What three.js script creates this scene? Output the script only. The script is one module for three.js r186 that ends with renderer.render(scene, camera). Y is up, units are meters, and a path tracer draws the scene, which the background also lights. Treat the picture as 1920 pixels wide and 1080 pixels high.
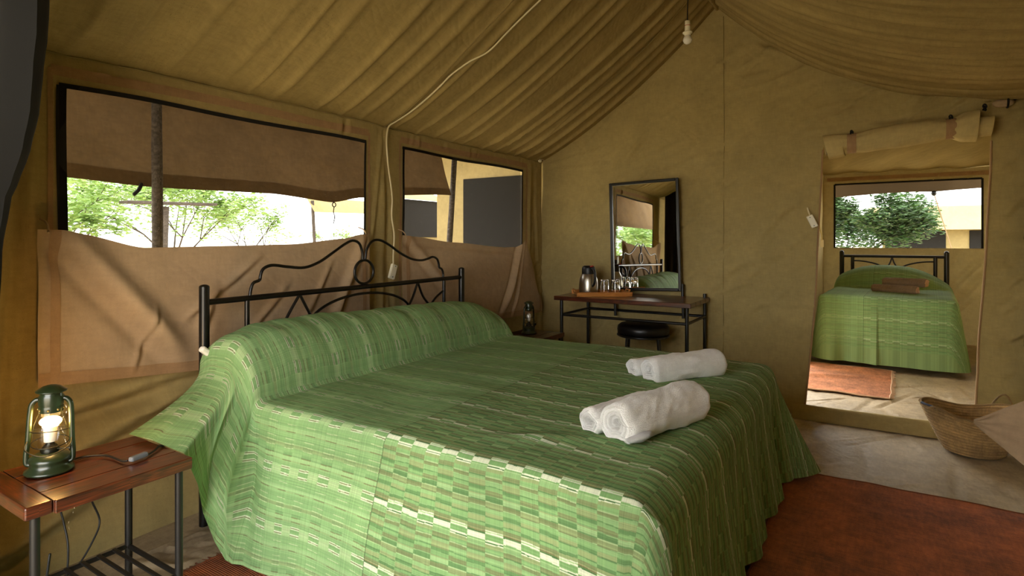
import * as THREE from 'three';
import { RoundedBoxGeometry } from 'three/addons/geometries/RoundedBoxGeometry.js';
import { mergeGeometries } from 'three/addons/utils/BufferGeometryUtils.js';
import { ImprovedNoise } from 'three/addons/math/ImprovedNoise.js';

// ------------------------------------------------------------------ camera, sky, exposure
// x runs along the headboard wall towards the partition, z from that wall into the room, metres
const scene = new THREE.Scene();
const F = 1080, HORIZON = 449;                                   // focal length and horizon line in pixels of 1920 x 1080
const camera = new THREE.PerspectiveCamera(2 * Math.atan(540 / F) * 180 / Math.PI, 1920 / 1080, 0.05, 400);
camera.position.set(0, 1.23, 2.70);
const YAW = Math.atan(685 / F);
camera.lookAt(Math.cos(YAW), 1.23, 2.70 - Math.sin(YAW));
camera.setViewOffset(1920, 1080, 0, 540 - HORIZON, 1920, 1080);  // a level camera, the picture cropped from above
scene.background = new THREE.Color(1, 0.985, 0.96);               // bright overcast sky
scene.backgroundIntensity = 8;
const renderer = new THREE.WebGLRenderer();
renderer.toneMapping = THREE.LinearToneMapping;
renderer.toneMappingExposure = 1.24;
renderer.shadowMap.enabled = true;

// ------------------------------------------------------------------ helpers
const V = (x, y, z) => new THREE.Vector3(x, y, z);
const lerp = (a, b, t) => a + (b - a) * t, clamp = (x, a = 0, b = 1) => Math.min(b, Math.max(a, x));
const smooth = (a, b, x) => { const t = clamp((x - a) / (b - a)); return t * t * (3 - 2 * t); };
function rng(seed) { let s = seed >>> 0; return () => { s = (s + 0x6D2B79F5) >>> 0; let t = s; t = Math.imul(t ^ (t >>> 15), t | 1); t ^= t + Math.imul(t ^ (t >>> 7), t | 61); return ((t ^ (t >>> 14)) >>> 0) / 4294967296; }; }
const perm = new ImprovedNoise();
const noise = (x, y = 0, z = 0) => perm.noise(x + 31.7, y + 17.3, z + 7.1);
const fbm = (x, y, z = 0, o = 4) => { let s = 0, a = 0.5; for (let i = 0; i < o; i++) { s += a * noise(x, y, z); x *= 2.03; y *= 2.03; z *= 2.03; a *= 0.5; } return s; };
function table(points, x) {                                      // piecewise linear through [x, ...values]
  if (x <= points[0][0]) return points[0].slice(1);
  for (let i = 1; i < points.length; i++) if (x <= points[i][0]) { const a = points[i - 1], b = points[i], t = smooth(0, 1, (x - a[0]) / (b[0] - a[0])) * 0.5 + 0.5 * (x - a[0]) / (b[0] - a[0]); return a.slice(1).map((v, k) => lerp(v, b[k + 1], t)); }
  return points[points.length - 1].slice(1);
}
const used = {};
function numbered(name) { const n = used[name] = (used[name] ?? -1) + 1; return n ? name + '_' + String(n).padStart(3, '0') : name; }
function mesh(name, geometry, material, parent) {
  const m = new THREE.Mesh(Array.isArray(geometry) ? merge(geometry) : geometry, material);
  m.castShadow = m.receiveShadow = true;
  if (parent) { m.name = name; parent.add(m); } else { m.name = numbered(name); scene.add(m); }
  return m;
}
function tag(o, label, category, group) { o.userData = { label, category }; if (group) o.userData.group = group; return o; }
function thing(name, label, category, [x, y, z] = [0, 0, 0], turn = 0, group) {
  const o = new THREE.Group(); o.name = numbered(name); scene.add(o); o.position.set(x, y, z); o.rotation.y = turn;
  return tag(o, label, category, group);
}
function structure(name, geometry, material) { const m = mesh(name, geometry, material); m.userData = { kind: 'structure' }; return m; }
function copyOf(o, label) { const c = o.clone(); c.name = numbered(o.name.replace(/_\d{3}$/, '')); c.userData = { ...o.userData, label: label ?? o.userData.label }; scene.add(c); return c; }
function merge(list) {
  return mergeGeometries(list.map((g) => { g = g.index ? g.toNonIndexed() : g; for (const k of Object.keys(g.attributes)) if (!['position', 'normal', 'uv'].includes(k)) g.deleteAttribute(k); return g; }));
}
function grid(nu, nv, point, uv) {                               // a sheet: point(a, b) with a, b from 0 to 1
  const p = [], t = [], f = [];
  for (let j = 0; j <= nv; j++) for (let i = 0; i <= nu; i++) { const a = i / nu, b = j / nv, q = point(a, b); p.push(q.x, q.y, q.z); t.push(...(uv ? uv(a, b, q) : [a, b])); }
  for (let j = 0; j < nv; j++) for (let i = 0; i < nu; i++) { const k = j * (nu + 1) + i; f.push(k, k + 1, k + nu + 2, k, k + nu + 2, k + nu + 1); }
  const g = new THREE.BufferGeometry();
  g.setAttribute('position', new THREE.Float32BufferAttribute(p, 3)); g.setAttribute('uv', new THREE.Float32BufferAttribute(t, 2)); g.setIndex(f);
  g.computeVertexNormals();
  return g;
}
function weld(g) {                                               // smooth normals across pieces that share places
  g.computeVertexNormals();
  const P = g.attributes.position, N = g.attributes.normal, sum = new Map(), key = (i) => Math.round(P.getX(i) * 2e4) + '_' + Math.round(P.getY(i) * 2e4) + '_' + Math.round(P.getZ(i) * 2e4);
  for (let i = 0; i < P.count; i++) { const k = key(i), s = sum.get(k) ?? [0, 0, 0]; s[0] += N.getX(i); s[1] += N.getY(i); s[2] += N.getZ(i); sum.set(k, s); }
  for (let i = 0; i < P.count; i++) { const s = sum.get(key(i)), l = Math.hypot(...s) || 1; N.setXYZ(i, s[0] / l, s[1] / l, s[2] / l); }
  return g;
}
function box(w, h, d, r = 0.003, at = [0, 0, 0]) {
  const g = new RoundedBoxGeometry(w, h, d, 2, Math.min(r, w / 2.1, h / 2.1, d / 2.1)), P = g.attributes.position, N = g.attributes.normal, uv = g.attributes.uv;
  for (let i = 0; i < P.count; i++) {                            // uv in metres, the long way of the piece along u
    const n = [Math.abs(N.getX(i)), Math.abs(N.getY(i)), Math.abs(N.getZ(i))], x = P.getX(i), y = P.getY(i), z = P.getZ(i);
    let a = n[0] > n[1] && n[0] > n[2] ? [z, y] : n[1] > n[2] ? [x, z] : [x, y];
    if (d > w && n[1] >= n[0] && n[1] >= n[2]) a = [z, x];
    uv.setXY(i, a[0], a[1]);
  }
  return g.translate(...at);
}
class Path extends THREE.Curve { constructor(p) { super(); this.p = p; } getPoint(t) { const s = t * (this.p.length - 1), i = Math.min(this.p.length - 2, Math.floor(s)); return this.p[i].clone().lerp(this.p[i + 1], s - i); } }
function tube(points, r, { segments = 48, sides = 10, curved = true, closed = false, caps = true } = {}) {
  points = points.map((p) => p.isVector3 ? p : V(...p));
  if (points.length === 2) return rod(points[0], points[1], r, r, sides);
  const c = curved ? new THREE.CatmullRomCurve3(points, closed, 'centripetal') : new Path(points);
  const g = new THREE.TubeGeometry(c, segments, r, sides, closed), list = [g];
  if (!closed && caps) for (const p of [points[0], points[points.length - 1]]) list.push(new THREE.SphereGeometry(r, sides, 6).translate(p.x, p.y, p.z));
  return merge(list);
}
function rod(a, b, r0, r1 = r0, sides = 16) {
  a = a.isVector3 ? a : V(...a); b = b.isVector3 ? b : V(...b);
  const d = b.clone().sub(a), g = new THREE.CylinderGeometry(r1, r0, d.length(), sides);
  return g.applyQuaternion(new THREE.Quaternion().setFromUnitVectors(V(0, 1, 0), d.normalize())).translate((a.x + b.x) / 2, (a.y + b.y) / 2, (a.z + b.z) / 2);
}
const lathe = (profile, sides = 40) => new THREE.LatheGeometry(profile.map(([r, y]) => new THREE.Vector2(r, y)), sides);

// ------------------------------------------------------------------ textures
function texture(w, h, pixel, { color = true, repeat = [1, 1] } = {}) {
  const d = new Uint8Array(w * h * 4);
  for (let y = 0; y < h; y++) for (let x = 0; x < w; x++) { const c = pixel(x, y), k = (y * w + x) * 4; d[k] = clamp(c[0], 0, 255); d[k + 1] = clamp(c[1], 0, 255); d[k + 2] = clamp(c[2], 0, 255); d[k + 3] = c[3] ?? 255; }
  const t = new THREE.DataTexture(d, w, h);
  t.wrapS = t.wrapT = THREE.RepeatWrapping; t.magFilter = THREE.LinearFilter; t.minFilter = THREE.LinearMipmapLinearFilter; t.generateMipmaps = true;
  if (color) t.colorSpace = THREE.SRGBColorSpace;
  t.repeat.set(...repeat); t.needsUpdate = true;
  return t;
}
// tileable noise on a torus of period n cells
function tiled(n, seed) {
  const r = rng(seed), v = Float32Array.from({ length: n * n }, () => r() * 2 - 1);
  return (x, y) => { const xi = Math.floor(x), yi = Math.floor(y), fx = x - xi, fy = y - yi, s = fx * fx * (3 - 2 * fx), t = fy * fy * (3 - 2 * fy), m = (a) => ((a % n) + n) % n;
    const g = (a, b) => v[m(b) * n + m(a)]; return lerp(lerp(g(xi, yi), g(xi + 1, yi), s), lerp(g(xi, yi + 1), g(xi + 1, yi + 1), s), t); };
}
function clothColor(rgb, contrast, seed, specks = 0) {           // 1 m tile of dyed cotton: blotches, slubs, a few specks of mildew
  const a = tiled(6, seed), b = tiled(24, seed + 1), c = tiled(128, seed + 2), d = tiled(512, seed + 3), e = tiled(256, seed + 4);
  return texture(512, 512, (x, y) => {
    const u = x / 512, w = y / 512, m = 1 + contrast * (0.5 * a(u * 6, w * 6) + 0.35 * b(u * 24, w * 24) + 0.3 * c(u * 128, w * 32) + 0.3 * c(w * 128, u * 32) + 0.4 * d(x, y));
    const s = specks && e(u * 256, w * 256) > 0.93 && a(u * 6 + 3, w * 6) > 0.25 ? 1 - specks : 1;
    return rgb.map((k) => k * m * s);
  });
}
function weaveBump(seed, crease) {                               // threads and soft crumples, 1 m tile
  const a = tiled(8, seed), b = tiled(20, seed + 1), c = tiled(48, seed + 5);
  return texture(1024, 1024, (x, y) => {
    const u = x / 1024, w = y / 1024;
    const f = Math.abs(a(u * 8 + 0.3 * b(u * 20, w * 20), w * 8)) * 0.5 + Math.abs(b(u * 20 + w * 20, w * 20)) * 0.25 + 0.1 * c(u * 48, w * 48);
    const v = 128 + crease * 160 * (f - 0.3) + ((x & 1) ^ (y & 1) ? 5 : -5);
    return [v, v, v];
  }, { color: false });
}
function woodColor(dark, light, seed) {                          // grain along u, 1 m by 0.25 m tile
  const a = tiled(8, seed), b = tiled(64, seed + 1), c = tiled(256, seed + 2);
  return texture(1024, 512, (x, y) => {
    const u = x / 1024, w = y / 512, k = w * 8 + 0.7 * a(u * 8, w * 8);
    const ring = 0.5 + 0.5 * Math.sin(k * 9 + 2 * b(u * 4, w * 64)), t = clamp(0.25 + 0.45 * ring + 0.35 * b(u * 8, w * 64) + 0.25 * c(u * 32, w * 256));
    return dark.map((d, i) => lerp(d, light[i], t));
  }, { repeat: [1, 4] });
}

// handwoven bedspread: warp stripes along u, blocks that swap colours every 57 mm, a seam where two widths join
const SPREAD = 3.4, SEAM = 1.335;
function spreadTexture(N, keep) {
  const r = rng(77);
  const C = { g: [128, 162, 108], l: [152, 182, 128], m: [114, 152, 96], d: [68, 104, 60], o: [138, 142, 98], b: [106, 104, 70], w: [206, 211, 186], t: [172, 188, 142] };
  const band = [[3, 'w', 'g'], [3, 'd', 'l'], [4, 'w', 'm'], [15, 'm', 'w'], [4, 'w', 'd'], [3, 'l', 'b'], [3, 'w', 'o']];          // the white row, 35 mm
  const rest = [[9, 'o', 'b'], [8, 'd', 'm'], [3, 'g', 'd'], [13, 'm', 'o'], [3, 'd', 'g'], [10, 'o', 'd'], [12, 'g', 'm'], [3, 'b', 'l'], [12, 'o', 'b'], [3, 't', 'd'], [13, 'd', 'l'], [3, 'g', 'o'],
    [12, 'b', 'm'], [10, 'm', 'd'], [3, 'd', 'b'], [14, 'g', 'o'], [9, 'b', 'g'], [3, 't', 'd'], [12, 'm', 'b'], [10, 'o', 'g']];
  const rows = []; for (const k of [...band, ...rest]) rows.push(k);
  const total = rows.reduce((s, k) => s + k[0], 0), scale = 200 / total;
  const look = new Array(200); let at = 0;
  for (let i = 0; i < 200; i++) { let s = 0, j = 0; while (j < rows.length - 1 && s + rows[j][0] * scale <= i + 0.5) s += rows[j++][0] * scale; look[i] = j; }
  const thread = Float32Array.from({ length: N }, () => r() * 2 - 1), weft = Float32Array.from({ length: N }, () => r() * 2 - 1), blot = tiled(16, 5);
  const wave = tiled(64, 9);
  return texture(N, N, (x, y) => {
    const u = (x + 0.5) / N * SPREAD - 0.2, wob = 2.0 * wave(x / N * 64, y / N * 64), v = y / N * SPREAD + 0.65;
    let q = ((v - 1.345) * 1000 + wob) % 200; if (q < 0) q += 200;
    const row = look[Math.floor(q) % 200], k = rows[row];
    const head = u < SEAM + 0.002 * wob;
    const len = head ? 0.054 : 0.0575, block = Math.floor((u - SEAM) / len), odd = ((block % 2) + 2) % 2;
    let c;
    if (head) {
      // the head width: softer; stripes float only in every other block
      const thin = k[0] <= 4, tone = C[['g', 'm', 'g', 'o', 'l', 'm'][row % 6]], calm = tone.map((e, i) => lerp(e, C.g[i], 0.5));
      c = row < band.length ? (odd ? (thin ? C[k[1] === 'd' || k[1] === 'l' ? 'b' : 'w'] : C.m) : (thin ? C.l : C.t.map((e, i) => lerp(e, C.l[i], 0.5)))) : odd ? (thin ? C[row % 2 ? 'b' : 't'] : row % 3 ? calm : C[k[2]].map((e, i) => lerp(e, C.g[i], 0.65))) : calm;
    } else c = C[odd ? k[1] : k[2]];
    const base = C.g, mixed = keep * (head ? 0.78 : row < band.length ? 0.92 : 0.58);
    const m = 0.96 + 0.07 * thread[y] + 0.05 * weft[x] + 0.05 * blot(x / N * 16, y / N * 16), seam = Math.abs(u - SEAM) < 0.0017 ? 0.72 : 1;
    return c.map((e, i) => lerp(base[i], e, mixed) * m * seam);
  });
}

// ------------------------------------------------------------------ materials
const TX = {
  wall: clothColor([163, 145, 97], 0.07, 11, 0.12), roof: clothColor([156, 136, 88], 0.08, 21, 0.25), flap: clothColor([174, 149, 118], 0.06, 31), tan: clothColor([156, 124, 88], 0.08, 41),
  ground: clothColor([172, 154, 124], 0.12, 51), rust: clothColor([154, 84, 42], 0.25, 61), rustLight: clothColor([176, 112, 72], 0.25, 66), terry: clothColor([246, 245, 242], 0.04, 71), brown: clothColor([140, 118, 96], 0.12, 81), shade: clothColor([120, 98, 68], 0.08, 91),
  rolled: clothColor([182, 163, 112], 0.06, 33), straw: clothColor([190, 155, 100], 0.2, 101), earth: clothColor([204, 188, 156], 0.25, 111),
  teak: woodColor([44, 17, 8], [110, 48, 20], 121), pole: woodColor([62, 55, 48], [104, 94, 84], 131), bamboo: woodColor([178, 112, 50], [214, 150, 80], 141),
  bark: woodColor([60, 50, 42], [104, 90, 76], 151), spread: spreadTexture(2048, 1), spreadSoft: spreadTexture(1024, 0.4),
};
for (const k of ['spread', 'spreadSoft']) TX[k].wrapS = TX[k].wrapT = THREE.ClampToEdgeWrapping;
const B = { weave: weaveBump(201, 0.9), soft: weaveBump(211, 0.4) };
const pile = tiled(256, 301), pileBump = texture(512, 512, (x, y) => { const v = 128 + 90 * pile(x / 2, y / 2) + 40 * pile(x / 4 + 9, y / 4); return [v, v, v]; }, { color: false, repeat: [5, 5] });
const ribBump = texture(256, 256, (x, y) => { const v = 128 + 90 * Math.sin(y / 256 * Math.PI * 2 * 32) * (0.8 + 0.2 * Math.sin(x * 0.8)) + 20 * pile(x, y); return [v, v, v]; }, { color: false, repeat: [4, 4] });
const std = (o) => new THREE.MeshStandardMaterial({ side: THREE.DoubleSide, roughness: 0.9, ...o });
const phy = (o) => new THREE.MeshPhysicalMaterial({ side: THREE.DoubleSide, roughness: 0.9, ...o });
const cloth = (map, through, bump = 0.006, map2 = B.weave) => phy({ map, roughness: 0.95, transmission: through, thickness: 0, bumpMap: map2, bumpScale: bump, specularIntensity: 0.3 });
const M = {
  wall: cloth(TX.wall, 0), roof: cloth(TX.roof, 0), flap: cloth(TX.flap, 0.05), back: cloth(TX.wall, 0.05), fly: cloth(TX.roof, 0), shade: cloth(TX.shade, 0.10),
  webbing: std({ map: TX.tan }), binding: std({ color: '#0c0b0b', roughness: 0.85 }),
  mesh: std({ color: '#1c1916', transparent: true, opacity: 0.5, roughness: 1 }), darkMesh: std({ color: '#1d1b18', roughness: 1 }),
  ground: std({ map: TX.ground, roughness: 0.62, bumpMap: B.weave, bumpScale: 0.012 }), earth: std({ map: TX.earth, roughness: 1 }),
  rust: std({ map: TX.rust, roughness: 1, bumpMap: ribBump, bumpScale: 0.003 }), rustPale: std({ color: '#c9a583', roughness: 1 }), rustLight: std({ map: TX.rustLight, roughness: 1, bumpMap: ribBump, bumpScale: 0.004 }),
  iron: std({ color: '#0d0d0d', roughness: 0.32, metalness: 0.0 }), worn: std({ color: '#141312', roughness: 0.42 }),
  spread: phy({ map: TX.spread, roughness: 0.88, bumpMap: B.soft, bumpScale: 0.006, specularIntensity: 0.4 }), spreadSoft: phy({ map: TX.spreadSoft, roughness: 0.88, bumpMap: B.soft, bumpScale: 0.006, specularIntensity: 0.4 }), white: std({ color: '#e9e5da', roughness: 0.8 }),
  terry: std({ map: TX.terry, roughness: 1, bumpMap: pileBump, bumpScale: 0.003 }), brownTerry: std({ map: TX.brown, roughness: 1, bumpMap: pileBump, bumpScale: 0.003 }), paleTerry: std({ color: '#d9b79a', roughness: 1, bumpMap: pileBump, bumpScale: 0.003 }),
  teak: phy({ map: TX.teak, roughness: 0.28, clearcoat: 0.5, clearcoatRoughness: 0.18 }), pole: std({ map: TX.pole }), bamboo: std({ map: TX.bamboo, roughness: 0.5 }),
  enamel: phy({ color: '#1d2b17', roughness: 0.32, clearcoat: 0.6, clearcoatRoughness: 0.2 }), wire: std({ color: '#34342f', roughness: 0.35, metalness: 0.9 }),
  glass: phy({ color: '#ffffff', roughness: 0.02, transmission: 1, thickness: 0, ior: 1.5 }), tumbler: phy({ color: '#ffffff', roughness: 0.01, transmission: 1, thickness: 0.003, ior: 1.5, side: THREE.FrontSide }),
  mirror: std({ color: '#eef0ec', roughness: 0.015, metalness: 1 }), steel: std({ color: '#b8b2a6', roughness: 0.3, metalness: 1 }), blackPlastic: std({ color: '#0b0b0c', roughness: 0.45 }), redPlastic: std({ color: '#a02a1c', roughness: 0.5 }),
  leather: std({ color: '#0e0e0f', roughness: 0.38 }), cable: std({ color: '#d9cda6', roughness: 0.6 }), blackCable: std({ color: '#0f0e0d', roughness: 0.5 }), grey: std({ color: '#6f7478', roughness: 0.55 }),
  ivory: std({ color: '#e6dfc4', roughness: 0.5 }), redBand: std({ color: '#b0482c' }), frosted: phy({ color: '#e8e4da', roughness: 0.25, clearcoat: 0.4 }),
  straw: std({ map: TX.straw, roughness: 0.95, bumpMap: pileBump, bumpScale: 0.004 }), navy: std({ color: '#262c3c' }),
  bark: std({ map: TX.bark, roughness: 1 }), leaf: phy({ color: '#93b35c', roughness: 0.9, transmission: 0.35, thickness: 0 }), leafDark: phy({ color: '#436b29', roughness: 0.9, transmission: 0.3, thickness: 0 }),
  farCanvas: std({ map: TX.wall }), farRoof: std({ map: TX.wall }), valance: std({ color: '#57472f', roughness: 1 }), curtain: std({ color: '#0b0a07', roughness: 1 }), lampOn: std({ color: '#fff2c8', emissive: '#ffd98a', emissiveIntensity: 9 }), hide: std({ map: TX.flap }), rolled: cloth(TX.rolled, 0),
};

// ------------------------------------------------------------------ the tent: surfaces of slack canvas
const XF = -0.25, XB = 4.77, ZR = 3.48, EAVE = 1.965, RIDGE = 3.1, ZRIDGE = 1.62;
function creases(list) {                                         // ridges of cloth along segments [ax, ay, bx, by, width, height]
  return (x, y) => { let s = 0; for (const [ax, ay, bx, by, w, h] of list) {
    const dx = bx - ax, dy = by - ay, L = dx * dx + dy * dy, t = ((x - ax) * dx + (y - ay) * dy) / L; if (t < -0.15 || t > 1.15) continue;
    const px = x - ax - t * dx, py = y - ay - t * dy, sd = (px * dy - py * dx) / Math.sqrt(L), f = smooth(-0.15, 0.1, t) * (1 - smooth(0.75, 1.15, t));
    const k = sd / w; if (Math.abs(k) < 4) s += h * f * (Math.exp(-k * k) - 0.55 * Math.exp(-(k - 1.5) * (k - 1.5) * 1.6)); }
    return s; };
}
function randomCreases(seed, n, x0, x1, y0, y1, len, ang, spread) {
  const r = rng(seed), a = [];
  for (let i = 0; i < n; i++) { const x = lerp(x0, x1, r()), y = lerp(y0, y1, r()), l = len * (0.4 + r()), t = ang + (r() - 0.5) * spread; a.push([x, y, x + l * Math.cos(t), y + l * Math.sin(t), 0.008 + 0.02 * r(), (0.005 + 0.009 * r()) * (r() < 0.5 ? -1 : 1)]); }
  return a;
}
// folds that run up the roof slope
const foldAt = (seed, n, span) => { const r = rng(seed); return Array.from({ length: n }, (_, i) => [span * (i + 0.2 + 0.6 * r()) / n, 0.012 + 0.022 * r(), 0.014 + 0.020 * r(), r() - 0.5, r()]); };
const foldsL = foldAt(5, 24, 4.4), foldsR = foldAt(6, 22, 4.4);
function folds(list, d, q) {                                     // d: distance from the partition, q: 0 at the eave, 1 at the ridge
  let s = 0; const near = Math.exp(-d / 0.9), dd = d / (1 - 0.45 * q * near);
  for (const [c, w, h, lean, k] of list) { const t = (dd - c - 0.10 * lean * q) / (w * (0.7 + 0.9 * q)); if (Math.abs(t) < 4) s -= h * (1.35 - 0.5 * q * k) * Math.exp(-t * t) * (0.35 + 0.65 * Math.exp(-d / 2.6)); }
  return s + 0.018 * noise(dd * 2.2, q * 0.8, 3) + 0.006 * noise(dd * 7, q * 1.5, 5);
}
const roofL = (x, z) => { const q = clamp(z / ZRIDGE); return EAVE + (RIDGE - EAVE) * q - 0.38 * q * (1 - q) + folds(foldsL, XB - x, q) * (0.25 + 0.75 * smooth(0, 0.12, q)) * (1 - 0.5 * smooth(0.85, 1, q)); };
const roofR = (x, z) => { const q = clamp((ZR - z) / (ZR - ZRIDGE)), e = 2.13; return e + (RIDGE - e) * q - 0.95 * q * (1 - q) * lerp(0.9, 1.1, q) + folds(foldsR, (XB - x) * 1.3, q) * 0.8; };
const roofY = (x, z) => z < ZRIDGE ? roofL(x, z) : roofR(x, z);

// ceiling: both slopes, from the front to the partition
{
  const L = grid(480, 56, (a, b) => { const x = lerp(XF, XB + 0.05, a), z = lerp(-0.03, ZRIDGE, b); return V(x, roofL(x, z), z); }, (a, b) => [a * 5, b * 2]);
  const R = grid(320, 56, (a, b) => { const x = lerp(XF, XB + 0.05, a), z = lerp(ZRIDGE, ZR + 0.03, b); return V(x, roofR(x, z), z); }, (a, b) => [a * 5, b * 2 + 3]);
  const c = structure('ceiling', [L, R], M.roof);
  const seam = (x) => tube(Array.from({ length: 12 }, (_, i) => V(x + 0.01 * Math.sin(i), roofL(x, i / 11 * ZRIDGE) - 0.004, i / 11 * ZRIDGE)), 0.0025, { segments: 60, sides: 6 });
  mesh('seam', seam(2.70), M.roof, c); mesh('seam', seam(4.3), M.roof, c);
  mesh('ridge_pole', rod(V(XF, RIDGE + 0.03, ZRIDGE), V(XB, RIDGE + 0.03, ZRIDGE), 0.028), M.iron, c);
  mesh('ridge_binding', grid(80, 6, (a, b) => V(lerp(4.2, XB - 0.005, a), RIDGE - 0.015 - 0.03 * Math.sin(b * Math.PI) + 0.004 * noise(a * 30, b), ZRIDGE + 0.05 * (b - 0.5)), (a, b) => [a, b * 0.1]), M.roof, c);
}

// headboard wall, z = 0, with two screened window openings
const WIN = [[0.965, 2.535, 1.08, 1.836], [2.895, 4.395, 1.06, 1.845]];
const creaseL = creases([
  [0.85, 0.55, 1.6, 0.66, 0.04, 0.05], [0.75, 0.33, 1.5, 0.57, 0.045, 0.055], [0.7, 0.12, 1.45, 0.42, 0.045, 0.05], [0.9, 0.46, 1.3, 0.50, 0.015, 0.012], [1.0, 0.36, 1.4, 0.47, 0.012, 0.012], [0.4, 0.05, 1.2, 0.22, 0.04, 0.03],
  [0.75, 0.2, 0.86, 1.9, 0.018, -0.016], [0.68, 0.0, 0.80, 1.3, 0.03, 0.014], [2.68, 0.6, 2.72, 1.9, 0.03, 0.012], [2.8, 0.5, 2.71, 1.95, 0.016, -0.012], [2.6, 1.2, 2.70, 1.95, 0.012, 0.010], [4.5, 0.6, 4.55, 1.9, 0.03, 0.016], [4.68, 0.2, 4.62, 1.9, 0.02, -0.012],
  ...randomCreases(31, 40, 0.5, 4.7, 0.05, 1.0, 0.35, 0.35, 1.2), ...randomCreases(32, 26, 0.5, 4.7, 1.86, 1.96, 0.10, 1.4, 0.5)]);
const wallL = (x, y) => 0.10 * Math.pow(clamp((0.75 - y) / 0.75), 2) - 0.012 * Math.sin(x * 2.4) * smooth(0, 0.5, y) + 0.014 * noise(x * 2, y * 2, 1) + creaseL(x, y) * (1 - smooth(1.90, 1.965, y) * 0.8);
{
  const xs = [XF - 0.04, ...WIN[0].slice(0, 2), ...WIN[1].slice(0, 2), XB], list = [];
  const patch = (x0, x1, y0, y1, top) => { const nx = Math.max(4, Math.round((x1 - x0) / 0.016)), ny = Math.max(4, Math.round((y1 - y0) / 0.02));
    list.push(grid(nx, ny, (a, b) => { const x = lerp(x0, x1, a), y = lerp(y0 || -0.05, top ? roofL(x, 0) + 0.012 : y1, b); return V(x, y, wallL(x, y)); }, (a, b) => [lerp(x0, x1, a), lerp(y0, y1, b)])); };
  for (let i = 0; i < 5; i++) { const w = i === 1 ? WIN[0] : i === 3 ? WIN[1] : null;
    if (!w) patch(xs[i], xs[i + 1], 0, EAVE, true); else { patch(xs[i], xs[i + 1], 0, w[2]); patch(xs[i], xs[i + 1], w[3], EAVE, true); } }
  const w = structure('wall_left', list, M.wall);
  const eave = tube(Array.from({ length: 90 }, (_, i) => { const x = lerp(XF, XB, i / 89); return V(x, roofL(x, 0) - 0.004, wallL(x, 1.96) + 0.004); }), 0.004, { segments: 180, sides: 6 });
  mesh('eave_seam', eave, M.wall, w);
  const strip = (x0, x1, y, h) => grid(120, 3, (a, b) => { const x = lerp(x0, x1, a), yy = y + h * (b - 0.5) + 0.004 * Math.sin(x * 5); return V(x, yy, wallL(x, yy) + 0.004); }, (a, b) => [a * (x1 - x0), b * h]);
  for (const [x0, x1, y] of [[0.93, 2.565, 1.897], [2.87, 4.47, 1.898]]) mesh('webbing', strip(x0, x1, y, 0.042), M.webbing, w);
  const down = (x, y0, y1, wd) => grid(3, 60, (a, b) => { const y = lerp(y0, y1, b), xx = x + wd * (a - 0.5); return V(xx, y, wallL(xx, y) + 0.004); }, (a, b) => [b * (y1 - y0), a * wd]);
  for (const x of [0.928, 2.572, 2.865, 4.475]) mesh('webbing', down(x, 0.6, 1.9, 0.018), M.webbing, w);
}
WIN.forEach(([x0, x1, y0, y1], k) => {
  const g = new THREE.Group(); g.name = 'window_' + (k + 1); g.userData = { kind: 'structure' }; scene.add(g);
  mesh('screen', grid(40, 24, (a, b) => V(lerp(x0 - 0.01, x1 + 0.01, a), lerp(y0 - 0.01, y1 + 0.01, b), -0.004 + 0.006 * noise(a * 4, b * 3, k)), (a, b) => [a * 1.5, b * 0.7]), M.mesh, g);
  const rim = (p0, p1, w) => { const along = p1[0] !== p0[0]; return grid(80, 2, (a, b) => { const x = lerp(p0[0], p1[0], a) + (along ? 0 : w * (b - 0.5)), y = lerp(p0[1], p1[1], a) + (along ? w * (b - 0.5) : 0) + (along ? 0.005 * Math.sin(a * 9 + k) : 0); return V(x + (along ? 0 : 0.004 * Math.sin(a * 5 + p0[0])), y, wallL(x, y) + 0.006); }); };
  mesh('binding', [rim([x0 - 0.01, y1], [x1 + 0.01, y1], 0.02), rim([x0, y0], [x0, y1], k ? 0.02 : 0.034), rim([x1, y0], [x1, y1], 0.017)], M.binding, g);
});

// partition, x = 4.77, with the doorway into the second bedroom
const doorL = (y) => table([[0, 2.265], [0.083, 2.27], [1, 2.325], [1.85, 2.36], [1.95, 2.37]], y)[0], doorR = (y) => table([[0, 3.2], [0.22, 3.227], [0.4, 3.245], [1.26, 3.295], [1.74, 3.316], [1.95, 3.32]], y)[0], DOOR_TOP = 1.90;
const creaseB = creases([
  [2.0, 2.42, 2.38, 2.545, 0.02, 0.018], [1.95, 2.75, 2.36, 2.56, 0.022, -0.02], [1.70, 2.38, 2.2, 2.45, 0.02, 0.01], [2.6, 2.3, 3.0, 2.38, 0.016, 0.012], [0.1, 1.93, 0.7, 2.05, 0.012, 0.012], [0.1, 1.90, 0.8, 1.94, 0.012, -0.010],
  [1.68, 1.7, 2.4, 2.35, 0.03, 0.010], [2.42, 1.9, 3.3, 2.2, 0.02, 0.009], [1.9, 1.2, 2.33, 1.7, 0.02, 0.008], [1.8, 0.9, 2.3, 1.3, 0.02, 0.007], [0.05, 0.9, 0.5, 1.4, 0.02, 0.008], [0.2, 1.1, 0.7, 1.3, 0.015, 0.006], [1.5, 0.4, 2.2, 0.9, 0.02, 0.008],
  ...randomCreases(41, 70, 0.05, 2.3, 0.1, 2.6, 0.4, 0.45, 0.9), ...randomCreases(42, 30, 3.3, 3.45, 0.3, 1.9, 0.12, 0.2, 1.4), ...randomCreases(43, 26, 1.7, 3.3, 1.95, 2.6, 0.35, 0.4, 1.2)]);
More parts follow.
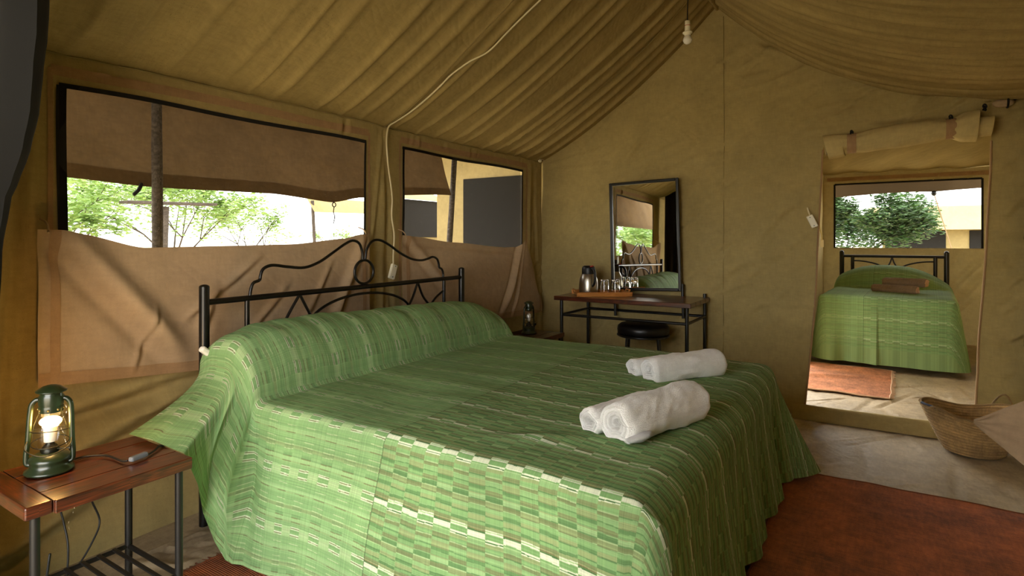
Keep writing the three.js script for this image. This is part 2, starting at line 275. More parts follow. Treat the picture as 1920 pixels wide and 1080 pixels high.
const wallB = (z, y) => XB - 0.012 * Math.sin(y * 2.2) - 0.012 * noise(z * 2, y * 2, 9) - creaseB(z, y) * (1 - smooth(2.9, 3.05, y)) - 0.28 * Math.pow(clamp((0.6 - y) / 0.6), 2) * smooth(1.5, 2.2, z);
{
  const uv = (a, b, q) => [q.z, q.y];
  const top = (z) => roofY(XB, clamp(z, 0, ZR)) + 0.004;
  const L = grid(140, 130, (a, b) => { const z0 = lerp(-0.06, 2.37, a), y = b * (top(z0) + 0.06), z = z0 + (doorL(Math.min(y, 1.95)) - 2.37) * a; return V(wallB(z, y), y, z); }, uv);
  const R = grid(20, 110, (a, b) => { const z0 = lerp(3.32, ZR + 0.08, a), y = b * (top(z0) + 0.06), z = z0 + (doorR(Math.min(y, 1.95)) - 3.32) * (1 - a); return V(wallB(z, y), y, z); }, uv);
  const T = grid(60, 40, (a, b) => { const z = lerp(2.368, 3.322, a), y = lerp(DOOR_TOP, top(z), b); return V(wallB(z, y), y, z); }, uv);
  const w = structure('wall_back', [L, R, T], M.wall);
  const edge = (f, y0, y1) => tube(Array.from({ length: 24 }, (_, i) => { const y = lerp(y0, y1, i / 23), z = f(y); return V(wallB(z, y) - 0.003, y, z); }), 0.0065, { segments: 70, sides: 8 });
  mesh('edge_piping', edge(doorL, 0.06, 1.88), M.webbing, w); mesh('edge_piping', edge(doorR, 0.05, 1.86), M.webbing, w);
  mesh('seam', tube(Array.from({ length: 40 }, (_, i) => { const y = lerp(0.1, 3.0, i / 39), z = 1.668; return V(wallB(z, y) - 0.001, y, z); }), 0.003, { segments: 120, sides: 6 }), M.wall, w);
}
// sewn-in sill under the doorway
structure('trim_1', grid(60, 10, (a, b) => { const z = lerp(2.2, 3.5, a), n = 0.006 * noise(z * 6, b * 3); return V(4.40 + 0.10 * b + 0.03 * (a - 0.4) + n, 0.085 * Math.sin(Math.min(1, b * 1.35) * Math.PI / 2) * (1 - 0.9 * smooth(0.8, 1, b)), z); }, (a, b) => [a * 1.3, b * 0.2]), M.wall);

// front wall with the open entrance the picture is taken through, and the right-hand wall
{
  const z0 = 0.75, z1 = 2.3, y1 = 2.04, n = (z, y) => XF + 0.01 * noise(z * 3, y * 3);
  const a = grid(30, 40, (p, q) => { const z = lerp(-0.06, z0, p), y = lerp(-0.06, roofL(XF, z) + 0.02, q); return V(n(z, y), y, z); }, (p, q, v) => [v.z, v.y]);
  const b = grid(60, 20, (p, q) => { const z = lerp(z0, z1, p), y = lerp(y1, roofY(XF, z), q); return V(n(z, y), y, z); }, (p, q, v) => [v.z, v.y]);
  const c = grid(8, 40, (p, q) => { const z = lerp(z1, ZR, p), y = lerp(-0.06, roofR(XF, z) + 0.02, q); return V(n(z, y), y, z); }, (p, q, v) => [v.z, v.y]);
  structure('wall_front', [a, b, c], M.wall);
  structure('wall_right', grid(120, 50, (p, q) => { const x = lerp(XF - 0.05, XB + 0.06, p), y = lerp(-0.06, roofR(x, ZR) + 0.03, q); return V(x, y, ZR + 0.014 * noise(x * 2, y * 2, 4)); }, (p, q, v) => [v.x, v.y]), M.wall);
}
// ground sheet: one through both rooms, with shallow rucks
const creaseF = creases([...randomCreases(51, 90, 3.2, 8.3, 2.0, 3.7, 0.5, 0.3, 1.6), ...randomCreases(52, 50, 0.4, 1.5, 0.1, 1.4, 0.35, 0.9, 1.4), [1.05, 0.3, 1.35, 0.34, 0.012, 0.016], [1.05, 0.36, 1.34, 0.38, 0.012, 0.014], [1.1, 0.26, 1.38, 0.30, 0.014, 0.014]]);
const floorY = (x, z) => -0.006 + 0.006 * noise(x * 1.5, z * 1.5, 2) + 0.7 * creaseF(x, z);
{
  const a = grid(220, 180, (p, q) => { const x = lerp(XF, 4.46, p), z = lerp(-0.04, ZR + 0.05, q); return V(x, floorY(x, z), z); }, (p, q, v) => [v.x, v.z]);
  const b = grid(220, 110, (p, q) => { const x = lerp(4.44, 8.55, p), z = lerp(2.05, 4.0, q); return V(x, floorY(x, z) + 0.004, z); }, (p, q, v) => [v.x, v.z]);
  structure('floor', [a, b], M.ground);
}

// ------------------------------------------------------------------ second bedroom shell
const XFAR = 8.5, ZL2 = 2.10, ZR2 = 3.98, FARWIN = [2.235, 3.72, 1.125, 1.935];
{
  const uv = (a, b, v) => [v.z + v.x, v.y];
  const top = (x) => x > 6.63 ? lerp(3.0, 2.07, (x - 6.63) / (XFAR - 6.63)) - 0.12 * Math.sin((x - 6.63) / (XFAR - 6.63) * Math.PI) : lerp(2.12, 3.0, (x - 4.8) / (6.63 - 4.8));
  const crease = creases([[2.3, 1.98, 2.6, 2.0, 0.02, 0.01], [3.3, 0.5, 3.75, 1.05, 0.04, 0.04], [3.5, 0.5, 3.8, 0.9, 0.03, 0.03], ...randomCreases(61, 30, 2.1, 3.9, 0.1, 2.0, 0.3, 1.2, 1.4)]);
  const xf = (z, y) => XFAR - 0.01 * noise(z * 3, y * 3) - crease(z, y), list = [];
  const patch = (z0, z1, y0, y1) => list.push(grid(Math.max(4, Math.round((z1 - z0) / 0.025)), Math.max(4, Math.round((y1 - y0) / 0.03)), (a, b) => { const z = lerp(z0, z1, a), y = lerp(y0, y1, b); return V(xf(z, y), y, z); }, uv));
  const [w0, w1, v0, v1] = FARWIN;
  patch(ZL2 - 0.03, w0, -0.06, 2.13); patch(w1, ZR2 + 0.03, -0.06, 2.13); patch(w0, w1, -0.06, v0); patch(w0, w1, v1, 2.13);
  const w = structure('wall_far', list, M.back);
  const hs = (z0, z1, y, h) => grid(60, 2, (a, b) => { const z = lerp(z0, z1, a), yy = y + h * (b - 0.5); return V(xf(z, yy) - 0.004, yy, z); }, (a, b) => [a * 1.5, b * h]);
  mesh('webbing', hs(2.15, 3.8, 2.0, 0.05), M.webbing, w);
  const g = new THREE.Group(); g.name = 'window_3'; g.userData = { kind: 'structure' }; scene.add(g);
  mesh('screen', grid(20, 12, (a, b) => V(XFAR + 0.004, lerp(v0 - 0.01, v1 + 0.01, b), lerp(w0 - 0.01, w1 + 0.01, a)), (a, b) => [a, b]), M.mesh, g);
  mesh('binding', [hs(w0, w1, v1, 0.022), ...[w0, w1].map((z) => grid(2, 40, (a, b) => V(XFAR - 0.012, lerp(v0, v1, b), z + 0.022 * (a - 0.5)), (a, b) => [a, b]))], M.binding, g);
  // left wall with an opening to the light, right wall, ceiling of two slopes
  const L = [], lp = (x0, x1, y0, y1f) => L.push(grid(40, 40, (a, b) => { const x = lerp(x0, x1, a), y = lerp(y0, y1f(x), b); return V(x, y, ZL2 + 0.01 * noise(x * 3, y * 3)); }, uv));
  lp(4.83, 5.0, -0.06, top); lp(6.25, XFAR + 0.04, -0.06, top); lp(5.0, 6.25, 1.75, top);
  structure('wall_far_left', L, M.back);
  structure('wall_far_right', grid(60, 40, (a, b) => { const x = lerp(4.8, XFAR + 0.04, a), y = lerp(-0.06, top(Math.min(x, XFAR)) + 0.03, b); return V(x, y, ZR2); }, uv), M.back);
  structure('wall_beside_partition', [grid(10, 20, (a, b) => V(4.79, lerp(0, 2.1, b), lerp(ZR, ZR2, a)), uv)], M.back);
  structure('ceiling', grid(120, 40, (a, b) => { const x = lerp(4.8, XFAR, a), z = lerp(ZL2, ZR2, b); return V(x, top(x) - 0.012 * Math.sin(z * 14 + x) - 0.01 * noise(x * 3, z * 4), z); }, uv), M.roof);
}

// ------------------------------------------------------------------ outside
structure('ground', grid(40, 40, (a, b) => V(lerp(-60, 120, a), -0.05, lerp(-100, 60, b)), (a, b) => [a * 90, b * 90]), M.earth);
// the fly sheet over the tent, and the porch roof before the entrance
structure('fly_sheet', [
  grid(40, 24, (a, b) => { const x = lerp(-0.7, 4.95, a), z = lerp(ZRIDGE, -1.05, b); return V(x, lerp(3.38, 2.08, b) - 0.12 * Math.sin(b * Math.PI), z); }, (a, b, v) => [v.x, v.z]),
  grid(40, 24, (a, b) => { const x = lerp(-0.7, 4.95, a), z = lerp(ZRIDGE, 4.3, b); return V(x, lerp(3.38, 2.1, b) - 0.12 * Math.sin(b * Math.PI), z); }, (a, b, v) => [v.x, v.z]),
  grid(20, 12, (a, b) => V(lerp(-0.5, -1.4, a), lerp(2.75, 2.45, a) - 0.1 * Math.sin(b * Math.PI), lerp(-0.6, 4.2, b)), (a, b, v) => [v.x, v.z])], M.fly);

// shade cloth hanging from the edge of the fly sheet outside the windows
{
  const t = thing('shade_cloth', 'brown shade cloth hanging outside above the two side windows', 'awning');
  const low = (x) => table([[-2, 1.56], [1.2, 1.54], [1.63, 1.52], [2.4, 1.535], [2.86, 1.502], [3.15, 1.555], [3.5, 1.60], [4.2, 1.645], [4.4, 1.65]], x)[0];
  const f = (x, b) => V(x, lerp(low(x), 2.12, b), -0.70 - 0.14 * b + 0.012 * noise(x * 3, b * 2) + 0.02 * Math.exp(-Math.pow((x - 2.89) / 0.25, 2)) * (1 - b));
  mesh('cloth', grid(120, 24, (a, b) => f(lerp(-2, 4.28, a), b), (a, b, v) => [v.x, v.y]), M.shade, t);
  mesh('hem', grid(120, 2, (a, b) => { const v = f(lerp(-2, 4.28, a), b * 0.13); v.z += 0.003; return v; }, (a, b, v) => [v.x, v.y]), M.shade, t);
  mesh('eyelet', new THREE.TorusGeometry(0.016, 0.004, 8, 20).translate(2.89, 1.487, -0.69), M.wire, t);
  mesh('tie', tube([[2.89, 1.47, -0.69], [2.885, 1.43, -0.69], [2.892, 1.40, -0.685], [2.885, 1.35, -0.69]], 0.0035, { segments: 20, sides: 6 }), M.binding, t);
  mesh('tie', tube([[1.57, 1.53, -0.69], [1.555, 1.50, -0.685], [1.535, 1.475, -0.69]], 0.010, { segments: 12, sides: 6 }), M.binding, t);
}
function post(label, a, b, r) { const t = thing('wooden_post', label, 'post', [a[0], a[1], a[2]]); const d = V(b[0] - a[0], b[1] - a[1], b[2] - a[2]);
  const g = new THREE.CylinderGeometry(r * 0.85, r, d.length(), 14, 14), P = g.attributes.position;
  for (let i = 0; i < P.count; i++) { const y = P.getY(i), k = 1 + 0.10 * noise(y * 5, Math.atan2(P.getX(i), P.getZ(i))); P.setX(i, P.getX(i) * k + 0.012 * noise(y * 1.3, 2)); P.setZ(i, P.getZ(i) * k); }
  g.computeVertexNormals(); g.applyQuaternion(new THREE.Quaternion().setFromUnitVectors(V(0, 1, 0), d.clone().normalize())).translate(d.x / 2, d.y / 2, d.z / 2);
  mesh('shaft', g, M.pole, t); mesh('lashing', new THREE.TorusGeometry(r * 1.05, 0.008, 6, 16).rotateX(Math.PI / 2).translate(d.x * 0.94, d.y * 0.94, d.z * 0.94), M.hide, t); return t; }
post('grey wooden post standing right outside the wide side window', [1.645, -0.05, -0.66], [1.625, 2.42, -0.64], 0.03);
post('leaning grey post outside the narrower side window', [4.14, -0.05, -0.70], [4.40, 2.35, -0.72], 0.03);
{
  const t = thing('trestle', 'rough wooden post with a plank laid across its top beyond the wide window', 'trestle', [3.82, -0.05, -5]);
  mesh('post', rod(V(-0.03, 0, 0), V(0.03, 1.70, 0), 0.055, 0.045), M.pole, t); mesh('branch_stub', rod(V(0.03, 1.5, 0), V(-0.09, 1.62, 0), 0.025, 0.015), M.pole, t);
  mesh('plank', box(1.12, 0.035, 0.22, 0.008).rotateZ(0.02).translate(0.10, 1.745, 0), M.pole, t);
}
// a neighbouring canvas annexe seen through the narrower window
{
  const t = thing('canvas_annexe', 'tan canvas tent side with dark screened openings beyond the narrower side window', 'tent', [5.6, 0, 0]);
  mesh('wall', [box(0.02, 2.7, 2.52, 0.004, [0, 1.30, -0.70]), box(1.2, 2.7, 0.02, 0.004, [0.6, 1.30, -1.95])], M.farCanvas, t);
  mesh('screen', box(0.02, 0.9, 0.86, 0.004, [-0.012, 1.51, -1.11]), M.darkMesh, t);
  mesh('roof', grid(6, 10, (a, b) => V(lerp(-1.1, 1.4, a), lerp(2.42, 3.0, a), lerp(-3.0, 0.6, b)), (a, b) => [a, b]), M.farCanvas, t);
}
{
  const t = thing('neighbouring_tent', 'distant tan tent with a dark screen left of the leaning post', 'tent', [7.0, 0, -3.4]);
  mesh('wall', box(1.5, 1.84, 0.03, 0.004, [-0.3, 0.92, 0]), M.farCanvas, t);
  mesh('screen', box(1.2, 0.58, 0.03, 0.004, [-0.27, 1.555, 0.02]), M.darkMesh, t); mesh('roof', grid(8, 8, (a, b) => V(lerp(-1.1, 0.6, a), lerp(1.845, 2.6, b), lerp(0.06, -1.8, b)), (a, b) => [a, b]), M.farRoof, t);
}
{
  const t = thing('neighbouring_awning', 'pale awning on a thin pole far outside at the right end of the wide window', 'awning', [6.97, 0, -6]);
  mesh('cloth', grid(20, 8, (a, b) => V(lerp(0, 3.2, a), lerp(1.73 + 0.05 * a, 2.02, b), -0.25 * b), (a, b, v) => [v.x, v.y]), M.farCanvas, t); mesh('pole', rod(V(0.07, -0.05, 0), V(0.07, 1.95, -0.15), 0.03), M.pole, t);
}
{
  const t = thing('canvas_tent', 'pale canvas tent with a dark lower wall beyond the far window', 'tent', [15.2, 0, 3.4]);
  mesh('roof', grid(30, 10, (a, b) => V(lerp(0, 2.6, b), lerp(1.44, 2.06, b) - 0.05 * Math.sin(b * Math.PI), lerp(-0.9, 5, a)), (a, b, v) => [v.z, v.y]), M.farRoof, t);
  mesh('wall', box(0.04, 1.5, 5.6, 0.01, [0.35, 0.75, 2.2]), M.farCanvas, t);
  for (const z of [0.05, 1.35]) mesh('screen', box(0.04, 0.8, z > 1 ? 0.7 : 1.1, 0.01, [0.32, 1.02, z - 0.05]), M.darkMesh, t);
}
{
  const t = thing('awning_valance', 'dark awning edge hanging over the far window with a guy rope', 'awning', [9.25, 0, 0]);
  mesh('cloth', grid(60, 10, (a, b) => { const z = lerp(1.7, 4.3, a); return V(0.02 * noise(z * 4, b), lerp(1.80 + 0.05 * smooth(2.2, 3.4, z) + 0.03 * Math.abs(Math.sin((z - 3.33) * 2.2)), 2.35, b), z); }, (a, b, v) => [v.z, v.y]), M.valance, t);
  mesh('roof', grid(20, 10, (a, b) => V(lerp(-1.2, 0, a), lerp(2.55, 2.35, a), lerp(1.7, 4.3, b)), (a, b, v) => [v.x, v.z]), M.valance, t);
  mesh('rope', tube([[0, 1.83, 3.32], [0.9, 0.95, 3.62], [1.9, -0.04, 3.95]], 0.006, { segments: 20, sides: 6 }), M.hide, t); mesh('toggle', new THREE.SphereGeometry(0.03, 12, 8).scale(1, 1.2, 1).translate(0, 1.83, 3.32), M.iron, t);
}
// trees: trunk and boughs, crown of many small leaves
function tree(label, x, z, h, spread, leaves, leafSize, seed, material, lowest = 0.3, group) {
  const r = rng(seed), t = thing('thorn_tree', label, 'tree', [x, -0.05, z], 0, group), wood = [], tips = [];
  const grow = (p, d, len, rad, depth) => { const q = p.clone().addScaledVector(d, len); wood.push(rod(p, q, rad, rad * 0.65, 6)); if (depth <= 2) tips.push([q, len], [p.clone().lerp(q, 0.5), len]); if (!depth) return;
    for (let k = 0, n = 2 + (r() < 0.5); k < n; k++) { const e = d.clone().add(V((r() - 0.5) * 1.7, (r() - 0.35) * 0.9, (r() - 0.5) * 1.7)).normalize(); grow(q, e, len * (0.62 + 0.25 * r()), rad * 0.62, depth - 1); } };
  const trunk = h * lowest; wood.push(rod(V(0, 0, 0), V(0.05 * h * (r() - 0.5), trunk, 0), h * 0.014, h * 0.011, 8));
  for (let k = 0; k < 4; k++) { const a = k * 1.57 + r(); grow(V(0, trunk * (0.8 + 0.2 * k / 3), 0), V(Math.cos(a) * spread, 1, Math.sin(a) * spread).normalize(), h * 0.24, h * 0.007, 3); }
  mesh('trunk', wood, M.bark, t);
  const p = [], n = [], f = [];
  for (let i = 0; i < leaves; i++) { const [c, l] = tips[Math.floor(r() * tips.length)], o = V(r() - 0.5, (r() - 0.5) * 0.7, r() - 0.5).multiplyScalar(l * 1.15).add(c), a = r() * 6.283, s = leafSize * (0.6 + 0.8 * r()), e = V(Math.cos(a), (r() - 0.5) * 0.9, Math.sin(a)).normalize(), m = V(r() - 0.5, 0.8, r() - 0.5).normalize().cross(e).normalize();
    const k = p.length / 3; for (const [u, w] of [[-1, 0], [0, -0.42], [1, 0], [0, 0.42]]) { const q = o.clone().addScaledVector(e, u * s).addScaledVector(m, w * s); p.push(q.x, q.y, q.z); } const nn = e.clone().cross(m); for (let j = 0; j < 4; j++) n.push(nn.x, nn.y, nn.z); f.push(k, k + 1, k + 2, k, k + 2, k + 3); }
  const g = new THREE.BufferGeometry(); g.setAttribute('position', new THREE.Float32BufferAttribute(p, 3)); g.setAttribute('normal', new THREE.Float32BufferAttribute(n, 3)); g.setIndex(f);
  mesh('foliage', g, material, t).userData.kind = 'stuff';
}
tree('leafy green tree filling the left end of the wide window', 2.35, -6.2, 3.0, 0.9, 9000, 0.05, 401, M.leaf);
tree('smaller sparse tree just right of the leafy one at the left of the wide window', 4.9, -11.2, 3.3, 0.9, 4200, 0.05, 402, M.leaf);
tree('green thorn tree behind the trestle plank', 5.9, -8.8, 3.0, 0.9, 8000, 0.055, 403, M.leaf);
tree('small round tree standing free right of the trestle', 8.2, -9.8, 2.4, 0.6, 2600, 0.05, 404, M.leaf);
tree('tiny far tree low in the middle of the wide window', 18.5, -19, 2.2, 0.8, 700, 0.08, 405, M.leaf);
tree('large dark tree filling the left half of the far window', 12.9, 2.05, 3.1, 0.8, 30000, 0.05, 406, M.leafDark, 0.14);
tree('bushy tree behind the large dark one beyond the far window', 17.8, -0.4, 4.1, 0.8, 20000, 0.06, 407, M.leafDark, 0.12);
tree('leafy tree seen only in the mirror, nearest behind the wide window', -5.6, -2.3, 3.1, 0.9, 9000, 0.06, 409, M.leaf, 0.12);
tree('leafy tree seen only in the mirror, far behind the wide window', -8.6, -4.0, 3.6, 1.0, 9000, 0.07, 410, M.leaf, 0.12);
tree('low leafy shrub at the right edge of the far window', 11.2, 4.35, 1.25, 0.8, 700, 0.05, 408, M.leaf, 0.2);

// ------------------------------------------------------------------ window flaps rolled down inside
function flap(label, topLine, x0, x1, bottom, push, creaseList, seed) {
  const t = thing('window_flap', label, 'window flap'), cr = creases(creaseList);
  const at = (x, b) => { const y1 = table(topLine, x)[0], y0 = bottom(x), y = lerp(y0, y1, b); return V(x, y, 0.075 + push * Math.sin(Math.PI * clamp((x - x0) / (x1 - x0))) * (0.35 + 0.65 * Math.sin(b * Math.PI)) + 0.012 * noise(x * 3, y * 3, seed) + cr(x, y)); };
  mesh('cloth', grid(150, 60, (a, b) => at(lerp(x0, x1, a), b), (a, b, v) => [v.x, v.y]), M.flap, t);
  mesh('hem_band', grid(150, 4, (a, b) => { const v = at(lerp(x0, x1, a), b * 0.085); v.z += 0.004; return v; }, (a, b) => [a * 1.6, b * 0.05]), M.webbing, t);
  for (const x of [x0 + 0.05, x1 - 0.05]) mesh('strap', grid(3, 40, (a, b) => { const v = at(x + 0.03 * (a - 0.5), lerp(0.02, 1, b)); v.z += 0.006; return v; }, (a, b) => [b * 0.6, a * 0.03]), M.webbing, t);
  for (const x of [x0 + 0.03, x1 - 0.03]) { const v = at(x, 1); mesh('hook', tube([[x, v.y - 0.01, v.z + 0.004], [x + 0.006, v.y + 0.025, 0.05], [x, v.y + 0.04, 0.012]], 0.004, { segments: 16, sides: 6 }), M.hide, t); }
}
flap('wide tan canvas flap hanging below the wide side window behind the headboard', [[0.86, 1.268], [0.93, 1.266], [1.0, 1.25], [1.22, 1.195], [1.6, 1.20], [1.95, 1.205], [2.3, 1.235], [2.45, 1.262], [2.51, 1.266]], 0.86, 2.51, (x) => 0.683 - 0.08 * (x - 0.86), 0.05,
  [[0.95, 1.25, 1.37, 0.72, 0.05, 0.05], [1.18, 0.70, 1.25, 0.95, 0.012, 0.010], [1.4, 0.9, 1.75, 1.15, 0.018, 0.014], [1.45, 0.82, 1.52, 1.02, 0.02, 0.012], [2.2, 0.75, 2.46, 1.24, 0.03, 0.035], [2.0, 0.8, 2.2, 1.1, 0.02, 0.012], [1.7, 0.8, 1.9, 1.0, 0.02, 0.012]], 1);
flap('narrower tan canvas flap hanging below the second side window beside the partition', [[2.80, 1.258], [2.90, 1.25], [3.3, 1.21], [4.0, 1.165], [4.2, 1.165], [4.27, 1.20], [4.31, 1.235], [4.36, 1.21], [4.42, 1.1], [4.62, 0.70], [4.66, 0.62]], 2.80, 4.66, (x) => 0.60 - 0.02 * (x - 2.8), 0.05,
  [[2.86, 1.24, 3.2, 0.9, 0.03, 0.02], [4.28, 1.22, 3.95, 0.62, 0.03, 0.03], [4.3, 1.2, 4.12, 0.6, 0.018, 0.016], [2.9, 1.2, 4.2, 1.12, 0.02, -0.008]], 2);
// rolled door flap above the doorway
{
  const t = thing('rolled_door_flap', 'rolled canvas door flap tied above the doorway with two straps', 'door flap', [4.66, 0, 0]);
  const line = (z) => table([[2.39, 1.885], [2.55, 1.90], [2.8, 1.925], [3.1, 1.945], [3.2, 1.95], [3.30, 1.955]], z)[0];
  const rad = (z) => table([[2.39, 0.085], [2.46, 0.082], [2.55, 0.062], [2.66, 0.078], [2.85, 0.08], [3.0, 0.074], [3.1, 0.060], [3.17, 0.092], [3.235, 0.10], [3.236, 0.10]], z)[0];
  const roll = (z0, z1, k = 1, dy = 0) => grid(90, 40, (a, b) => { const z = lerp(z0, z1, a), t2 = b * Math.PI * 2, pl = 1 + 0.06 * Math.sin(t2 * 9 + z * 3) * Math.exp(-Math.pow((z - 2.55) / 0.09, 2)) + 0.06 * Math.sin(t2 * 8) * Math.exp(-Math.pow((z - 3.11) / 0.09, 2)) + 0.03 * noise(z * 6, t2), r = rad(z) * k * pl; return V(0.8 * r * Math.cos(t2), line(z) + dy + r * Math.sin(t2), z + 0.02 * Math.sin(t2) * (z < 2.5 ? -1 : 0.4)); }, (a, b) => [lerp(z0, z1, a), b * 0.4]);
  mesh('roll', roll(2.39, 3.236), M.rolled, t);
  mesh('inner_roll', [roll(3.236, 3.31, 0.62, -0.012), ...[0.8, 0.55, 0.3].map((k) => new THREE.TorusGeometry(0.07 * k, 0.006, 6, 24).scale(0.8, 1, 1).translate(0, 1.885, 2.392))], M.rolled, t);
  for (const z of [2.55, 3.10]) mesh('strap', new THREE.CylinderGeometry(1, 1, 0.055, 32, 1, true).rotateX(Math.PI / 2).scale((rad(z) + 0.007) * 0.84, rad(z) + 0.007, 1).translate(0, line(z), z), M.webbing, t);
  for (const z of [2.55, 3.10, 3.27]) mesh('tie_knot', new THREE.TorusKnotGeometry(0.014, 0.005, 40, 6).translate(-0.01, line(z) + rad(z) + 0.006, z), M.binding, t);
}
{ // small bundle in the far right corner, and the corner toggles
  const t = thing('tie_pouch', 'small canvas bundle tied on the partition right above the doorway corner', 'pouch', [4.72, 2.09, 3.37]);
  mesh('bundle', new THREE.SphereGeometry(0.05, 24, 16).scale(0.6, 0.55, 1.1), M.flap, t); mesh('band', new THREE.TorusGeometry(0.031, 0.006, 8, 24).translate(0, 0, 0.02), M.binding, t); mesh('tie', tube([[0, 0.01, 0.05], [-0.01, 0.03, 0.09], [0, 0.02, 0.11]], 0.006, { segments: 14, sides: 6 }), M.binding, t);
  const k = thing('corner_toggle', 'small pale knotted toggle in the roof corner beside the narrower window', 'toggle', [4.70, 1.975, 0.03]);
  mesh('toggle', new THREE.TorusKnotGeometry(0.014, 0.006, 48, 8), M.ivory, k); mesh('cord', tube([[0, 0, 0], [0.02, 0.01, 0], [0.05, 0.0, 0.02]], 0.004, { segments: 12, sides: 6 }), M.hide, k);
}
// dark curtain at the entrance
tag(mesh('entrance_curtain', grid(60, 70, (a, b) => {
  const y = b * 2.15, edge = table([[0, 0.46], [0.9, 0.48], [1.2, 0.53], [1.342, 0.605], [1.405, 0.685], [1.472, 0.76], [1.577, 0.832], [1.683, 0.867], [1.76, 0.901], [1.84, 0.917], [2.15, 0.94]], y)[0], z = lerp(0.06, edge, a);
  return V(0.60 + 0.035 * Math.sin(a * 26 + y * 1.5) * (0.4 + 0.6 * a) - 0.05 * (1 - a), y, z);
}, (a, b, v) => [v.z, v.y]), M.curtain), 'dark curtain drawn aside at the top left beside the wide window', 'curtain');
// loose canvas by the basket
tag(mesh('loose_canvas', grid(40, 30, (a, b) => {
  const up = V(lerp(3.60, 3.5, a), lerp(0.345, 0.62, a), lerp(3.10, 3.46, a)), low = V(lerp(3.60, 3.48, a), lerp(0.325, 0.02, a), lerp(3.10, 3.46, a)), q = low.lerp(up, b);
  q.x += 0.03 * Math.sin(b * 3 + a * 4) * a + 0.012 * noise(a * 5, b * 5); return q;
}, (a, b, v) => [v.z, v.y]), M.flap), 'pale canvas corner hanging in front of the basket', 'canvas flap');

// ------------------------------------------------------------------ bed and bedspread
const BX0 = 1.345, BX1 = 3.255, BZ0 = 0.29, BZ1 = 2.27, BT = 0.6;
{
  const t = thing('bed', 'large bed with black wrought iron headboard of scrolls and a central ring', 'bed', [2.3, 0, 0.25]);
  const X = -2.3, P = (list) => list.map(([x, y]) => V(x + X, y, 0));
  for (const x of [1.386, 3.205]) mesh('headboard_post', [rod(V(x + X, 0, 0), V(x + X, 1.025, 0), 0.021, 0.021, 20), new THREE.SphereGeometry(0.021, 20, 10).scale(1, 0.55, 1).translate(x + X, 1.025, 0)], M.iron, t);
  mesh('top_rail', rod(V(1.39 + X, 0.958, 0), V(3.2 + X, 0.968, 0), 0.0135), M.iron, t);
  mesh('lower_rail', rod(V(1.39 + X, 0.52, 0), V(3.2 + X, 0.52, 0), 0.0135), M.iron, t);
  for (const x of [1.586, 3.012]) mesh('upright', rod(V(x + X, 0.5, 0), V(x + X, 0.962, 0), 0.0115), M.iron, t);
  mesh('scroll', tube(P([[1.60, 0.962], [1.605, 1.0], [1.618, 1.028], [1.65, 1.04], [1.655, 1.062], [1.668, 1.09], [1.71, 1.106], [1.80, 1.096], [1.90, 1.088], [1.99, 1.112], [2.09, 1.165], [2.17, 1.208], [2.22, 1.224], [2.265, 1.208], [2.287, 1.16], [2.292, 1.115]]), 0.0075, { segments: 110 }), M.iron, t);
  mesh('scroll', tube(P([[3.0, 0.968], [3.004, 1.0], [2.99, 1.032], [2.962, 1.046], [2.958, 1.066], [2.942, 1.10], [2.90, 1.116], [2.85, 1.106], [2.79, 1.098], [2.70, 1.108], [2.60, 1.145], [2.50, 1.198], [2.43, 1.225], [2.37, 1.222], [2.325, 1.18], [2.310, 1.115]]), 0.0075, { segments: 110 }), M.iron, t);
  mesh('ring', new THREE.TorusGeometry(0.0665, 0.0075, 12, 48).scale(1.06, 1, 1).translate(2.302 + X, 1.047, 0), M.iron, t);
  mesh('arch', tube(Array.from({ length: 21 }, (_, i) => { const a = i / 20 * Math.PI; return V(2.305 + X - 0.38 * Math.cos(a), 0.78 + 0.146 * Math.sin(a), 0); }), 0.0075, { segments: 70 }), M.iron, t);
  for (const [a, b, c] of [[[1.60, 0.815], [1.66, 0.79], [1.75, 0.755]], [[1.872, 0.955], [1.80, 0.85], [1.75, 0.755]], [[1.872, 0.955], [1.93, 0.855], [1.97, 0.79]], [[2.752, 0.962], [2.70, 0.86], [2.64, 0.79]], [[2.752, 0.962], [2.80, 0.87], [2.87, 0.80]], [[3.0, 0.885], [2.93, 0.85], [2.87, 0.80]]]) mesh('brace', tube(P([a, b, c]), 0.0075, { segments: 20 }), M.iron, t);
  for (const x of [1.42, 3.18]) mesh('side_rail', box(0.035, 0.06, 1.94, 0.005, [x + X, 0.30, 0.99]), M.iron, t);
  for (const x of [1.42, 3.18]) mesh('leg', rod(V(x + X, 0, 1.94), V(x + X, 0.3, 1.94), 0.018), M.iron, t);
  mesh('mattress', new RoundedBoxGeometry(1.76, 0.22, 1.84, 4, 0.06).translate(0, 0.44, 0.99), M.white, t);
}
{ const p = thing('pillow', 'white pillow whose corner peeks out beside the left headboard post', 'pillow', [1.36, 0.67, 0.38]);
  const g = new RoundedBoxGeometry(0.56, 0.15, 0.24, 5, 0.06); g.rotateZ(0.02); mesh('pillowcase', g.translate(0.30, 0, 0.06), M.white, p); mesh('case_edge', new RoundedBoxGeometry(0.07, 0.026, 0.03, 3, 0.010).rotateZ(-0.7).translate(-0.010, 0.088, -0.045), M.white, p); }

